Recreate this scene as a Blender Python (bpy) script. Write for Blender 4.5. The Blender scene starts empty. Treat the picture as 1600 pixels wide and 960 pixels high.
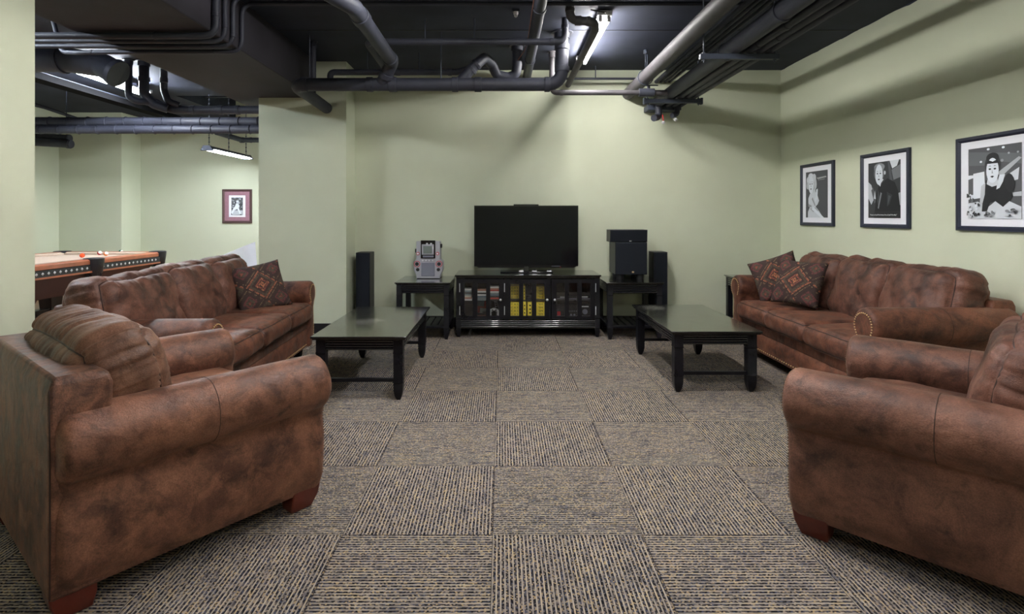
EXPOSURE = 3.15
import bpy, bmesh, math, random
from math import sin, cos, pi, radians as R, sqrt, floor
from mathutils import Vector, Matrix, noise

SC = bpy.context.scene
COL = SC.collection

# ------------------------------------------------------------------ camera numbers
F, CX, CY, CH = 853.0, 784.0, 337.0, 1.30      # focal in px, vanishing point, eye height

def at(px, py, Y):
    """world point seen at pixel px,py standing Y metres deep in the room"""
    return Vector(((px - CX) / F * Y, Y, CH - (py - CY) / F * Y))

# ------------------------------------------------------------------ materials
def new_mat(name):
    m = bpy.data.materials.new(name); m.use_nodes = True
    nt = m.node_tree
    return m, nt, nt.nodes['Principled BSDF']

def srgb(r, g, b):
    f = lambda c: (c / 255 / 12.92) if c / 255 <= 0.04045 else ((c / 255 + 0.055) / 1.055) ** 2.4
    return (f(r), f(g), f(b), 1)

def plain(name, col, rough=0.5, metal=0.0, coat=0.0, spec=0.5, bump=0.0, bscale=60, var=0.0, vscale=6):
    m, nt, p = new_mat(name)
    p.inputs['Base Color'].default_value = col
    p.inputs['Roughness'].default_value = rough
    p.inputs['Metallic'].default_value = metal
    p.inputs['Coat Weight'].default_value = coat
    p.inputs['Specular IOR Level'].default_value = spec
    if bump or var:
        tc = nt.nodes.new('ShaderNodeTexCoord')
    if bump:
        n = nt.nodes.new('ShaderNodeTexNoise'); n.inputs['Scale'].default_value = bscale; n.inputs['Detail'].default_value = 3
        b = nt.nodes.new('ShaderNodeBump'); b.inputs['Strength'].default_value = bump; b.inputs['Distance'].default_value = 0.004
        nt.links.new(tc.outputs['Object'], n.inputs['Vector'])
        nt.links.new(n.outputs['Fac'], b.inputs['Height'])
        nt.links.new(b.outputs['Normal'], p.inputs['Normal'])
    if var:
        n = nt.nodes.new('ShaderNodeTexNoise'); n.inputs['Scale'].default_value = vscale; n.inputs['Detail'].default_value = 4
        nt.links.new(tc.outputs['Object'], n.inputs['Vector'])
        r = nt.nodes.new('ShaderNodeValToRGB')
        c = col
        r.color_ramp.elements[0].position = 0.3; r.color_ramp.elements[1].position = 0.7
        r.color_ramp.elements[0].color = (c[0] * (1 - var), c[1] * (1 - var), c[2] * (1 - var), 1)
        r.color_ramp.elements[1].color = (min(1, c[0] * (1 + var)), min(1, c[1] * (1 + var)), min(1, c[2] * (1 + var)), 1)
        nt.links.new(n.outputs['Fac'], r.inputs['Fac'])
        nt.links.new(r.outputs['Color'], p.inputs['Base Color'])
    return m

def math_node(nt, op, a, b=None, c=None):
    n = nt.nodes.new('ShaderNodeMath'); n.operation = op
    for i, v in enumerate((a, b, c)):
        if v is None: continue
        if isinstance(v, (int, float)): n.inputs[i].default_value = v
        else: nt.links.new(v, n.inputs[i])
    return n.outputs[0]

def mix_col(nt, fac, a, b, mode='MIX'):
    n = nt.nodes.new('ShaderNodeMix'); n.data_type = 'RGBA'; n.blend_type = mode
    for sock, v in ((n.inputs[0], fac), (n.inputs[6], a), (n.inputs[7], b)):
        if isinstance(v, (int, float)): sock.default_value = v
        elif isinstance(v, tuple): sock.default_value = v
        else: nt.links.new(v, sock)
    return n.outputs[2]

def ramp(nt, fac, stops, const=False):
    r = nt.nodes.new('ShaderNodeValToRGB')
    if const: r.color_ramp.interpolation = 'CONSTANT'
    e = r.color_ramp.elements
    while len(e) < len(stops): e.new(0.5)
    for i, (p, c) in enumerate(stops):
        e[i].position = p; e[i].color = c
    nt.links.new(fac, r.inputs['Fac'])
    return r.outputs['Color']

def noise_tex(nt, vec, scale, detail=3, rough=0.5, dist=0.0):
    n = nt.nodes.new('ShaderNodeTexNoise')
    n.inputs['Scale'].default_value = scale; n.inputs['Detail'].default_value = detail
    n.inputs['Roughness'].default_value = rough; n.inputs['Distortion'].default_value = dist
    nt.links.new(vec, n.inputs['Vector'])
    return n.outputs['Fac']

def bump_node(nt, p, h, strength, dist, prev=None):
    b = nt.nodes.new('ShaderNodeBump'); b.inputs['Strength'].default_value = strength; b.inputs['Distance'].default_value = dist
    nt.links.new(h, b.inputs['Height'])
    if prev: nt.links.new(prev, b.inputs['Normal'])
    nt.links.new(b.outputs['Normal'], p.inputs['Normal'])
    return b.outputs['Normal']

def suede(name, dark, mid, light, seed):
    """brushed faux-leather: cloudy brown mottling, rubbed light patches, soft sheen"""
    m, nt, p = new_mat(name)
    tc = nt.nodes.new('ShaderNodeTexCoord')
    mp = nt.nodes.new('ShaderNodeMapping'); mp.inputs['Location'].default_value = (seed, seed * 2.3, seed * .7)
    nt.links.new(tc.outputs['Object'], mp.inputs['Vector'])
    v = mp.outputs['Vector']
    big = noise_tex(nt, v, 2.4, 6, 0.66, 0.5)
    c = ramp(nt, big, [(0.34, dark), (0.50, mid), (0.66, light)])
    med = noise_tex(nt, v, 11, 5, 0.7, 0.5)
    c = mix_col(nt, ramp(nt, med, [(0.42, (0, 0, 0, 1)), (0.66, (0.75, 0.75, 0.75, 1))]), c, light)
    dk = noise_tex(nt, v, 6.0, 5, 0.7, 0.7)
    c = mix_col(nt, ramp(nt, dk, [(0.54, (0, 0, 0, 1)), (0.68, (0.7, 0.7, 0.7, 1))]), c, dark)
    fine = noise_tex(nt, v, 210, 3, 0.6)
    c = mix_col(nt, 0.5, c, ramp(nt, fine, [(0.3, (.25, .25, .25, 1)), (0.7, (.8, .8, .8, 1))]), 'OVERLAY')
    nt.links.new(c, p.inputs['Base Color'])
    rr = nt.nodes.new('ShaderNodeMapRange'); rr.inputs[1].default_value = .3; rr.inputs[2].default_value = .7
    rr.inputs[3].default_value = 0.42; rr.inputs[4].default_value = 0.60
    nt.links.new(med, rr.inputs[0]); nt.links.new(rr.outputs[0], p.inputs['Roughness'])
    p.inputs['Specular IOR Level'].default_value = 0.34
    p.inputs['Sheen Weight'].default_value = 0.08; p.inputs['Sheen Roughness'].default_value = 0.4
    p.inputs['Sheen Tint'].default_value = (1, .8, .65, 1)
    n1 = bump_node(nt, p, fine, 0.5, 0.003)
    wr = noise_tex(nt, v, 8, 4, 0.5, 0.35)
    n2 = bump_node(nt, p, wr, 0.65, 0.018, n1)
    return m

def carpet_mat():
    m, nt, p = new_mat('carpet_tiles')
    tc = nt.nodes.new('ShaderNodeTexCoord')
    sep = nt.nodes.new('ShaderNodeSeparateXYZ'); nt.links.new(tc.outputs['Object'], sep.inputs[0])
    T = 0.6096
    x = math_node(nt, 'ADD', sep.outputs[0], 0.037 + T * 20)
    y = math_node(nt, 'ADD', sep.outputs[1], -2.222 + T * 20)
    tx = math_node(nt, 'DIVIDE', x, T); ty = math_node(nt, 'DIVIDE', y, T)
    ix = math_node(nt, 'FLOOR', tx); iy = math_node(nt, 'FLOOR', ty)
    par = math_node(nt, 'MODULO', math_node(nt, 'ADD', ix, iy), 2.0)   # 0/1
    # tile (20,19) (right of the seam, nearest) has ribs along Y
    def mixv(a, b):
        n = nt.nodes.new('ShaderNodeMix'); n.data_type = 'FLOAT'
        nt.links.new(par, n.inputs[0]); nt.links.new(a, n.inputs[2]); nt.links.new(b, n.inputs[3])
        return n.outputs[0]
    u = mixv(y, x)      # across the ribs
    v = mixv(x, y)      # along the ribs
    P = T / 40
    un = math_node(nt, 'DIVIDE', u, P)
    fu = math_node(nt, 'FRACT', un)
    iu = math_node(nt, 'FLOOR', un)
    # light flat yarn for 0..0.36, two twisted dark cords for the rest
    isl = math_node(nt, 'LESS_THAN', fu, 0.38)
    cordi = math_node(nt, 'FLOOR', math_node(nt, 'MULTIPLY', un, 3.0))
    ci = nt.nodes.new('ShaderNodeCombineXYZ')
    nt.links.new(cordi, ci.inputs[0])
    nt.links.new(math_node(nt, 'FLOOR', math_node(nt, 'ADD', math_node(nt, 'DIVIDE', v, 0.0065), math_node(nt, 'MULTIPLY', cordi, 0.5))), ci.inputs[1])
    nt.links.new(par, ci.inputs[2])
    wn = nt.nodes.new('ShaderNodeTexWhiteNoise'); nt.links.new(ci.outputs[0], wn.inputs['Vector'])
    K = [srgb(22, 22, 28), srgb(46, 44, 50), srgb(80, 74, 72), srgb(66, 70, 86), srgb(134, 122, 110), srgb(152, 132, 100), srgb(104, 98, 98)]
    dark = ramp(nt, wn.outputs['Value'], [(0, K[0]), (.24, K[1]), (.42, K[2]), (.56, K[3]), (.68, K[4]), (.82, K[5]), (.90, K[6])], True)
    # long streaky dye changes along the light yarn
    cs = nt.nodes.new('ShaderNodeCombineXYZ')
    nt.links.new(math_node(nt, 'MULTIPLY', iu, 3.7), cs.inputs[0]); nt.links.new(math_node(nt, 'MULTIPLY', v, 9.0), cs.inputs[1])
    st = noise_tex(nt, cs.outputs[0], 1.0, 3, 0.6)
    light = ramp(nt, st, [(0.3, srgb(100, 97, 100)), (0.42, srgb(138, 130, 122)), (0.55, srgb(164, 154, 142)), (0.66, srgb(172, 154, 126)), (.8, srgb(112, 107, 108))])
    col = mix_col(nt, isl, dark, light)
    big = noise_tex(nt, tc.outputs['Object'], 7, 4, 0.65)
    col = mix_col(nt, 0.5, col, ramp(nt, big, [(0.3, (.38, .37, .38, 1)), (0.7, (.62, .60, .56, 1))]), 'OVERLAY')
    # seam between tiles
    def edge(t):
        f = math_node(nt, 'FRACT', t)
        return math_node(nt, 'MINIMUM', f, math_node(nt, 'SUBTRACT', 1.0, f))
    e = math_node(nt, 'MINIMUM', edge(tx), edge(ty))
    seam = math_node(nt, 'LESS_THAN', e, 0.0042)
    col = mix_col(nt, math_node(nt, 'MULTIPLY', seam, 0.55), col, srgb(30, 28, 30))
    nt.links.new(col, p.inputs['Base Color'])
    p.inputs['Roughness'].default_value = 0.95
    p.inputs['Specular IOR Level'].default_value = 0.1
    h = math_node(nt, 'SINE', math_node(nt, 'MULTIPLY', fu, 2 * pi))
    bump_node(nt, p, h, 0.35, 0.002)
    return m

def black_wood(name, base, rough=0.22):
    m, nt, p = new_mat(name)
    tc = nt.nodes.new('ShaderNodeTexCoord')
    mp = nt.nodes.new('ShaderNodeMapping'); mp.inputs['Scale'].default_value = (22, 2.2, 22)
    nt.links.new(tc.outputs['Object'], mp.inputs['Vector'])
    g = noise_tex(nt, mp.outputs[0], 1.6, 5, 0.6, 0.4)
    c = ramp(nt, g, [(0.3, base), (0.75, (base[0] * 1.9 + .002, base[1] * 1.7 + .002, base[2] * 1.6 + .002, 1))])
    nt.links.new(c, p.inputs['Base Color'])
    p.inputs['Roughness'].default_value = rough
    p.inputs['Specular IOR Level'].default_value = 0.34
    w = noise_tex(nt, tc.outputs['Object'], 5, 4, 0.6)
    rr = nt.nodes.new('ShaderNodeMapRange'); rr.inputs[1].default_value = .35; rr.inputs[2].default_value = .7
    rr.inputs[3].default_value = rough * .9; rr.inputs[4].default_value = rough * 1.25
    nt.links.new(w, rr.inputs[0]); nt.links.new(rr.outputs[0], p.inputs['Roughness'])
    bump_node(nt, p, g, 0.02, 0.001)
    return m

def worn_top(name, base, cx, cy):
    """table top paint with pale scratches around one spot"""
    m = black_wood(name, base, 0.20)
    nt = m.node_tree; p = nt.nodes['Principled BSDF']; p.inputs['Coat Weight'].default_value = 1; p.inputs['Coat Roughness'].default_value = .12
    tc = nt.nodes.new('ShaderNodeTexCoord')
    mp = nt.nodes.new('ShaderNodeMapping'); mp.inputs['Scale'].default_value = (26, 70, 1)
    mp.inputs['Rotation'].default_value = (0, 0, .5)
    nt.links.new(tc.outputs['Object'], mp.inputs['Vector'])
    s = noise_tex(nt, mp.outputs[0], 1.0, 4, 0.8)
    d = nt.nodes.new('ShaderNodeVectorMath'); d.operation = 'DISTANCE'
    nt.links.new(tc.outputs['Object'], d.inputs[0]); d.inputs[1].default_value = (cx, cy, .455)
    near = ramp(nt, d.outputs['Value'], [(0.05, (1, 1, 1, 1)), (0.34, (0, 0, 0, 1))])
    k = math_node(nt, 'MULTIPLY', math_node(nt, 'GREATER_THAN', math_node(nt, 'MULTIPLY', s, near), 0.40), 0.45)
    old = p.inputs['Base Color'].links[0].from_socket
    nt.links.new(mix_col(nt, k, old, srgb(150, 148, 140)), p.inputs['Base Color'])
    # plank grooves
    sep = nt.nodes.new('ShaderNodeSeparateXYZ'); nt.links.new(tc.outputs['Object'], sep.inputs[0])
    g1 = math_node(nt, 'LESS_THAN', math_node(nt, 'ABSOLUTE', math_node(nt, 'SUBTRACT', math_node(nt, 'ABSOLUTE', sep.outputs[0]), 0.21)), 0.0016)
    old2 = p.inputs['Base Color'].links[0].from_socket
    nt.links.new(mix_col(nt, math_node(nt, 'MULTIPLY', g1, .8), old2, (0.001, 0.001, 0.001, 1)), p.inputs['Base Color'])
    return m

def kilim_mat():
    m, nt, p = new_mat('kilim_weave')
    tc = nt.nodes.new('ShaderNodeTexCoord')
    sep = nt.nodes.new('ShaderNodeSeparateXYZ'); nt.links.new(tc.outputs['Object'], sep.inputs[0])
    q = 0.009
    def snap(s, k): return math_node(nt, 'MULTIPLY', math_node(nt, 'ROUND', math_node(nt, 'DIVIDE', s, k)), k)
    x = snap(sep.outputs[0], q); y = snap(sep.outputs[1], q)
    # diamonds: repeat of 0.21
    D = 0.262
    def fold(s):
        return math_node(nt, 'ABSOLUTE', math_node(nt, 'SUBTRACT', math_node(nt, 'FRACT', math_node(nt, 'ADD', math_node(nt, 'DIVIDE', s, D), 10.5)), 0.5))
    fx = fold(x); fy = fold(y)
    zig = math_node(nt, 'MULTIPLY', math_node(nt, 'PINGPONG', math_node(nt, 'ADD', x, y), 0.012), 2.2)
    d = math_node(nt, 'ADD', math_node(nt, 'ADD', fx, fy), zig)   # 0 centre .. 1 corner
    drk = srgb(62, 50, 48); red = srgb(128, 74, 62); org = srgb(156, 102, 76); tan = srgb(108, 92, 72); grn = srgb(78, 70, 60); plum = srgb(100, 60, 60)
    c = ramp(nt, d, [(0, drk), (.05, org), (.12, drk), (.17, red), (.22, org), (.25, drk), (.33, grn), (.45, red), (.475, org), (.50, drk), (.60, tan), (.62, drk), (.78, plum), (.86, grn), (.95, red)], True)
    cell = nt.nodes.new('ShaderNodeCombineXYZ'); nt.links.new(x, cell.inputs[0]); nt.links.new(y, cell.inputs[1])
    wn = nt.nodes.new('ShaderNodeTexWhiteNoise'); nt.links.new(cell.outputs[0], wn.inputs['Vector'])
    c = mix_col(nt, math_node(nt, 'MULTIPLY', math_node(nt, 'GREATER_THAN', wn.outputs['Value'], 0.62), .6), c, drk)
    fine = noise_tex(nt, tc.outputs['Object'], 240, 2)
    c = mix_col(nt, .5, c, ramp(nt, fine, [(.3, (.3, .3, .3, 1)), (.7, (.7, .7, .7, 1))]), 'OVERLAY')
    nt.links.new(c, p.inputs['Base Color'])
    p.inputs['Roughness'].default_value = 0.9; p.inputs['Specular IOR Level'].default_value = .15
    bump_node(nt, p, fine, 0.5, 0.002)
    return m

def wood_floor():
    m, nt, p = new_mat('wood_floor')
    tc = nt.nodes.new('ShaderNodeTexCoord')
    br = nt.nodes.new('ShaderNodeTexBrick')
    br.inputs['Scale'].default_value = 1; br.inputs['Brick Width'].default_value = 1.2; br.inputs['Row Height'].default_value = .12
    br.inputs['Mortar Size'].default_value = .003
    br.inputs['Color1'].default_value = srgb(150, 104, 74); br.inputs['Color2'].default_value = srgb(126, 84, 60); br.inputs['Mortar'].default_value = srgb(60, 38, 28)
    nt.links.new(tc.outputs['Object'], br.inputs['Vector'])
    nt.links.new(br.outputs['Color'], p.inputs['Base Color'])
    p.inputs['Roughness'].default_value = .35
    return m

def wall_mat(name, col):
    return plain(name, col, rough=0.72, spec=.3, bump=0.12, bscale=140, var=0.025, vscale=1.3)

def emit(name, col, s):
    m, nt, p = new_mat(name)
    p.inputs['Base Color'].default_value = (.8, .8, .8, 1)
    p.inputs['Emission Color'].default_value = col
    p.inputs['Emission Strength'].default_value = s
    return m

def glass_mat():
    m, nt, p = new_mat('cabinet_glass')
    out = nt.nodes['Material Output']
    tr = nt.nodes.new('ShaderNodeBsdfTransparent'); tr.inputs[0].default_value = (.96, .97, .97, 1)
    gl = nt.nodes.new('ShaderNodeBsdfGlossy'); gl.inputs['Roughness'].default_value = 0.02
    mx = nt.nodes.new('ShaderNodeMixShader'); mx.inputs[0].default_value = 0.05
    nt.links.new(tr.outputs[0], mx.inputs[1]); nt.links.new(gl.outputs[0], mx.inputs[2])
    nt.links.new(mx.outputs[0], out.inputs['Surface'])
    return m

TUBE_POWER = 15.0
M = {}
M['wall'] = wall_mat('sage_wall_paint', (.570, .605, .465, 1))
M['ceiling'] = plain('charcoal_ceiling_paint', (.031, .036, .057, 1), .7, spec=.25, bump=.2, bscale=30, var=.25, vscale=2)
M['beam'] = plain('dark_beam_paint', (.038, .035, .044, 1), .7, spec=.25, bump=.15, bscale=20, var=.2, vscale=2)
M['pipe'] = plain('charcoal_pipe_paint', (.034, .037, .054, 1), .55, spec=.4, bump=.1, bscale=40, var=.2, vscale=5)
M['pipe_warm'] = plain('dusty_grey_pipe_paint', (.075, .070, .078, 1), .58, spec=.35, bump=.1, bscale=40, var=.2, vscale=5)
M['steel'] = plain('painted_steel_channel', (.045, .054, .080, 1), .5, spec=.4)
M['baseboard'] = plain('black_baseboard_vinyl', (.012, .012, .015, 1), .45)
M['carpet'] = carpet_mat()
M['wood_floor'] = wood_floor()
M['suedeL'] = suede('brown_suede_warm', srgb(44, 28, 23), srgb(92, 59, 46), srgb(142, 97, 75), 1.0)
M['suedeR'] = suede('brown_suede_plain', srgb(48, 31, 26), srgb(86, 56, 45), srgb(126, 86, 69), 5.0)
M['suedeS'] = suede('brown_suede_sofa', srgb(44, 25, 21), srgb(82, 49, 38), srgb(124, 78, 58), 9.0)
M['suedeC'] = suede('brown_suede_cushion', srgb(46, 29, 25), srgb(80, 51, 42), srgb(118, 78, 63), 13.0)
M['suedeT'] = suede('tan_suede_cushion', srgb(56, 36, 28), srgb(96, 65, 50), srgb(128, 92, 72), 17.0)
M['piping'] = plain('brown_piping', srgb(52, 33, 27), .6)
M['underside'] = plain('black_dust_cover', (.006, .006, .007, 1), .9, spec=.1)
M['nail'] = plain('brass_nailheads', srgb(226, 196, 146), .35, metal=.45)
M['nail_dark'] = plain('bronze_nailheads', srgb(104, 78, 58), .4, metal=.4)
M['leg'] = plain('cherry_leg', srgb(92, 34, 22), .3, coat=.3, var=.25, vscale=12)
M['kilim'] = kilim_mat()
M['black_wood'] = black_wood('black_stained_wood', (.0040, .0042, .0068, 1), .30)
M['black_top'] = black_wood('black_table_top', (.0065, .0070, .0072, 1), .19); M['black_top'].node_tree.nodes['Principled BSDF'].inputs['Coat Weight'].default_value = 1
M['wornL'] = worn_top('worn_black_top', (.0065, .0070, .0072, 1), -.06, -.08)
M['wornR'] = worn_top('worn_black_top_light', (.0065, .0070, .0072, 1), -.17, .42)
M['reed'] = plain('gloss_black_reeding', (.006, .0065, .010, 1), .25, coat=1, spec=.6)
M['speaker'] = plain('speaker_vinyl', (.008, .0085, .010, 1), .42, spec=.45)
M['grille'] = plain('speaker_cloth', (.010, .0125, .018, 1), .85, spec=.2, bump=.4, bscale=900)
M['screen'] = plain('tv_screen', (.004, .0045, .006, 1), .10, spec=.3)
M['gloss_black'] = plain('gloss_black_plastic', (.006, .006, .008, 1), .12, spec=.6)
M['matte_black'] = plain('matte_black_plastic', (.010, .010, .012, 1), .6)
M['silver'] = plain('silver_plastic', srgb(176, 176, 186), .35, metal=.25)
M['silver_dark'] = plain('grey_silver_plastic', srgb(128, 130, 146), .4, metal=.2)
M['chrome'] = plain('brushed_nickel', srgb(205, 207, 213), .35, metal=.35)
M['red'] = plain('red_plastic', srgb(190, 40, 50), .4)
M['crt'] = plain('crt_glass', srgb(120, 130, 126), .12, spec=.6)
M['white'] = plain('white_plastic', srgb(225, 225, 230), .4)
M['white_chair'] = plain('white_moulded_plastic', srgb(240, 240, 250), .45)
M['frame_blue'] = plain('navy_black_frame', (.018, .022, .045, 1), .35)
M['frame_wine'] = plain('bronze_wine_frame', srgb(92, 70, 70), .35, metal=.35)
M['mat_wine'] = plain('wine_mat_board', srgb(150, 112, 124), .9, var=.08, vscale=40)
M['mat_white'] = plain('white_mat_board', srgb(226, 228, 236), .9)
M['glass'] = glass_mat()
M['tube'] = emit('fluorescent_tube', (1, .975, .935, 1), TUBE_POWER)
M['tube_cool'] = emit('fluorescent_tube_cool', (.88, .94, 1, 1), TUBE_POWER * 1.7)
M['tube_pool'] = emit('fluorescent_tube_pool', (.84, .92, 1, 1), TUBE_POWER * 2.4)
M['tube_fill'] = emit('fluorescent_tube_fill', (1, .975, .935, 1), TUBE_POWER * 1.3)  # emission raised so the left fill lamp brightens column and back wall
M['felt'] = plain('pale_tan_felt', srgb(196, 176, 160), .95, spec=.1)
M['rail_wood'] = plain('cherry_rail_wood', srgb(168, 96, 66), .3, coat=.4, var=.15, vscale=8)
M['cab_wood'] = plain('dark_mahogany', srgb(54, 26, 26), .4, var=.2, vscale=5)
M['leather'] = plain('black_tooled_leather', (.016, .016, .022, 1), .45, bump=.6, bscale=60)
M['yellow'] = plain('yellow_box_card', srgb(252, 222, 66), .5)
M['ink'] = plain('black_ink', (.008, .008, .008, 1), .7)
M['ink_white'] = plain('white_ink', (.75, .77, .8, 1), .8)
M['wire_orange'] = plain('orange_wire', srgb(150, 100, 84), .5)
def grey(v):
    k = 'g%d' % v
    if k not in M: M[k] = plain('print_grey_%d' % v, srgb(v * .97, v, min(255, v * 1.04)), .85, spec=.2)
    return M[k]

# ------------------------------------------------------------------ mesh building
class MB:
    def __init__(s): s.v = []; s.f = []; s.mi = []; s.mats = []
    def mat(s, m):
        if m not in s.mats: s.mats.append(m)
        return s.mats.index(m)
    def add(s, vs, fs, m=None, T=None):
        o = len(s.v); k = s.mat(m) if m else 0
        s.v += [tuple(T @ Vector(v)) if T else tuple(v) for v in vs]
        s.f += [[o + i for i in f] for f in fs]; s.mi += [k] * len(fs)
    def box(s, x0, x1, y0, y1, z0, z1, m=None, T=None):
        vs = [(x, y, z) for z in (z0, z1) for y in (y0, y1) for x in (x0, x1)]
        s.add(vs, [(0, 2, 3, 1), (4, 5, 7, 6), (0, 1, 5, 4), (2, 6, 7, 3), (0, 4, 6, 2), (1, 3, 7, 5)], m, T)
    def loft(s, rings, cap=True, m=None, T=None, closed=True):
        n = len(rings[0]); vs = [p for r in rings for p in r]; fs = []
        for i in range(len(rings) - 1):
            for j in range(n if closed else n - 1):
                k = (j + 1) % n
                fs.append((i * n + j, i * n + k, (i + 1) * n + k, (i + 1) * n + j))
        if cap:
            fs.append(tuple(reversed(range(n)))); fs.append(tuple((len(rings) - 1) * n + j for j in range(n)))
        s.add(vs, fs, m, T)
    def cyl(s, a, b, r, r2=None, n=20, m=None):
        a = Vector(a); b = Vector(b); r2 = r if r2 is None else r2
        d = (b - a).normalized(); up = Vector((0, 0, 1)) if abs(d.z) < .9 else Vector((1, 0, 0))
        e1 = d.cross(up).normalized(); e2 = d.cross(e1)
        s.loft([[tuple(c + (e1 * cos(2 * pi * j / n) + e2 * sin(2 * pi * j / n)) * q) for j in range(n)] for c, q in ((a, r), (b, r2))], m=m)
    def sphere(s, c, r, nu=12, nv=8, m=None, sx=1, sy=1, sz=1):
        rings = []
        for i in range(1, nv):
            t = pi * i / nv
            rings.append([(c[0] + sx * r * sin(t) * cos(2 * pi * j / nu), c[1] + sy * r * sin(t) * sin(2 * pi * j / nu), c[2] - sz * r * cos(t)) for j in range(nu)])
        s.loft(rings, m=m)
    def tube(s, pts, r, bend=None, n=16, m=None, rfun=None):
        """swept pipe along pts, corners rounded with radius bend"""
        P = [Vector(p) for p in pts]; bend = r * 1.6 if bend is None else bend
        out = [P[0]]
        for i in range(1, len(P) - 1):
            a = (P[i - 1] - P[i]); b = (P[i + 1] - P[i])
            ang = a.angle(b); k = min(bend / max(.2, math.tan(ang / 2)), a.length * .48, b.length * .48)
            p0 = P[i] + a.normalized() * k; p2 = P[i] + b.normalized() * k
            for t in range(0, 9):
                t /= 8; out.append(p0 * (1 - t) ** 2 + P[i] * 2 * t * (1 - t) + p2 * t * t)
        out.append(P[-1])
        d0 = (out[1] - out[0]).normalized(); up = Vector((0, 0, 1)) if abs(d0.z) < .9 else Vector((1, 0, 0))
        e1 = d0.cross(up).normalized(); rings = []
        for i, p in enumerate(out):
            if i == 0: d = out[1] - out[0]
            elif i == len(out) - 1: d = out[-1] - out[-2]
            else: d = out[i + 1] - out[i - 1]
            d.normalize(); e1 = (e1 - d * e1.dot(d)).normalized(); e2 = d.cross(e1)
            rings.append([tuple(p + (e1 * cos(2 * pi * j / n) + e2 * sin(2 * pi * j / n)) * r) for j in range(n)])
        s.loft(rings, m=m)
    def build(s, name, mat=None, parent=None, smooth=None, bevel=0, segs=2, sub=0, loc=None, rot=None, weld=False):
        me = bpy.data.meshes.new(name); me.from_pydata(s.v, [], s.f)
        for mm in (s.mats or ([mat] if mat else [])): me.materials.append(mm)
        if s.mats: me.polygons.foreach_set('material_index', s.mi)
        bm = bmesh.new(); bm.from_mesh(me)
        if weld: bmesh.ops.remove_doubles(bm, verts=bm.verts, dist=1e-5)
        bmesh.ops.recalc_face_normals(bm, faces=bm.faces); bm.to_mesh(me); bm.free()
        if smooth is None: smooth = 35
        if smooth:
            me.polygons.foreach_set('use_smooth', [True] * len(me.polygons))
            if smooth < 180:
                me.set_sharp_from_angle(angle=R(smooth))
        o = bpy.data.objects.new(name, me); COL.objects.link(o)
        if parent: o.parent = parent
        if loc: o.location = loc
        if rot: o.rotation_euler = rot
        if bevel:
            b = o.modifiers.new('bevel', 'BEVEL'); b.width = bevel; b.segments = segs; b.limit_method = 'ANGLE'; b.angle_limit = R(40); b.harden_normals = False
        if sub:
            b = o.modifiers.new('sub', 'SUBSURF'); b.levels = sub; b.render_levels = sub
        return o

def empty(name, loc=(0, 0, 0), rz=0):
    o = bpy.data.objects.new(name, None); COL.objects.link(o); o.location = loc; o.rotation_euler = (0, 0, rz); o.empty_display_size = .1
    return o
def tag(o, label, cat, group=None):
    o['label'] = label; o['category'] = cat
    if group: o['group'] = group
    return o
def struct(o): o['kind'] = 'structure'; return o
def kids(o): return [c for c in bpy.data.objects if c.parent == o]
def copy_tree(o, parent=None):
    c = o.copy(); COL.objects.link(c); c.parent = parent
    for k in kids(o): copy_tree(k, c)
    return c
def bx(name, x0, x1, y0, y1, z0, z1, mat, parent=None, bevel=0.0):
    m = MB(); m.box(x0, x1, y0, y1, z0, z1); return m.build(name, mat, parent, bevel=bevel)

def text_obj(name, s, size, mat, parent, loc, rot, extrude=.0006, align='CENTER', sx=1.0):
    cu = bpy.data.curves.new(name, 'FONT'); cu.body = s; cu.size = size; cu.extrude = extrude; cu.align_x = align; cu.align_y = 'CENTER'
    tmp = bpy.data.objects.new(name, cu); COL.objects.link(tmp)
    dg = bpy.context.evaluated_depsgraph_get(); me = bpy.data.meshes.new_from_object(tmp.evaluated_get(dg))
    bpy.data.objects.remove(tmp); me.materials.clear(); me.materials.append(mat)
    o = bpy.data.objects.new(name, me); COL.objects.link(o); o.parent = parent; o.location = loc; o.rotation_euler = rot; o.scale = (sx, 1, 1)
    return o

# ------------------------------------------------------------------ room shell
XR, YB, ZC = 3.26, 6.38, 3.0
struct(bx('floor', -2.80, XR + .1, -2.6, 9.7, -.1, 0, M['carpet']))
struct(bx('floor_wood', -7.5, -2.80, -2.6, 9.7, -.1, 0.0, M['wood_floor']))
struct(bx('wall_right', XR, XR + .12, -2.6, YB + .12, 0, ZC, M['wall']))
struct(bx('wall_back', -1.72, XR, YB, YB + .12, 0, ZC, M['wall']))
struct(bx('wall_column', -2.68, -1.715, 6.02, 6.60, 0, ZC, M['wall']))
struct(bx('wall_partition', -2.68, -2.56, 6.60, 9.6, 0, 3.4, M['wall']))
struct(bx('wall_left', -2.95, -2.60, -2.5, 3.04, 0, ZC, M['wall']))
struct(bx('wall_near', -7.3, XR, -2.6, -2.5, 0, ZC, M['wall']))
struct(bx('wall_pool_side', -7.42, -7.3, -2.6, 9.6, 0, 3.4, M['wall']))
struct(bx('wall_pool_column', -7.3, -6.27, 9.0, 9.48, 0, 3.4, M['wall']))
struct(bx('wall_pool_back', -7.3, -2.68, 9.48, 9.6, 0, 3.4, M['wall']))
m = MB()
m.box(-7.42, XR + .12, -2.6, 7.75, ZC, ZC + .1)
m.box(-7.42, -4.62, 7.75, 9.6, ZC, ZC + .1)
m.box(-2.68, XR + .12, 7.75, 9.6, ZC, ZC + .1)
m.box(-4.62, -2.56, 7.75, 9.6, 3.4, 3.5)
m.box(-4.72, -4.62, 7.75, 9.6, ZC + .1, 3.4)
m.box(-4.62, -2.56, 7.65, 7.75, ZC + .1, 3.4)
struct(m.build('ceiling', M['ceiling'], smooth=0))
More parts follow.
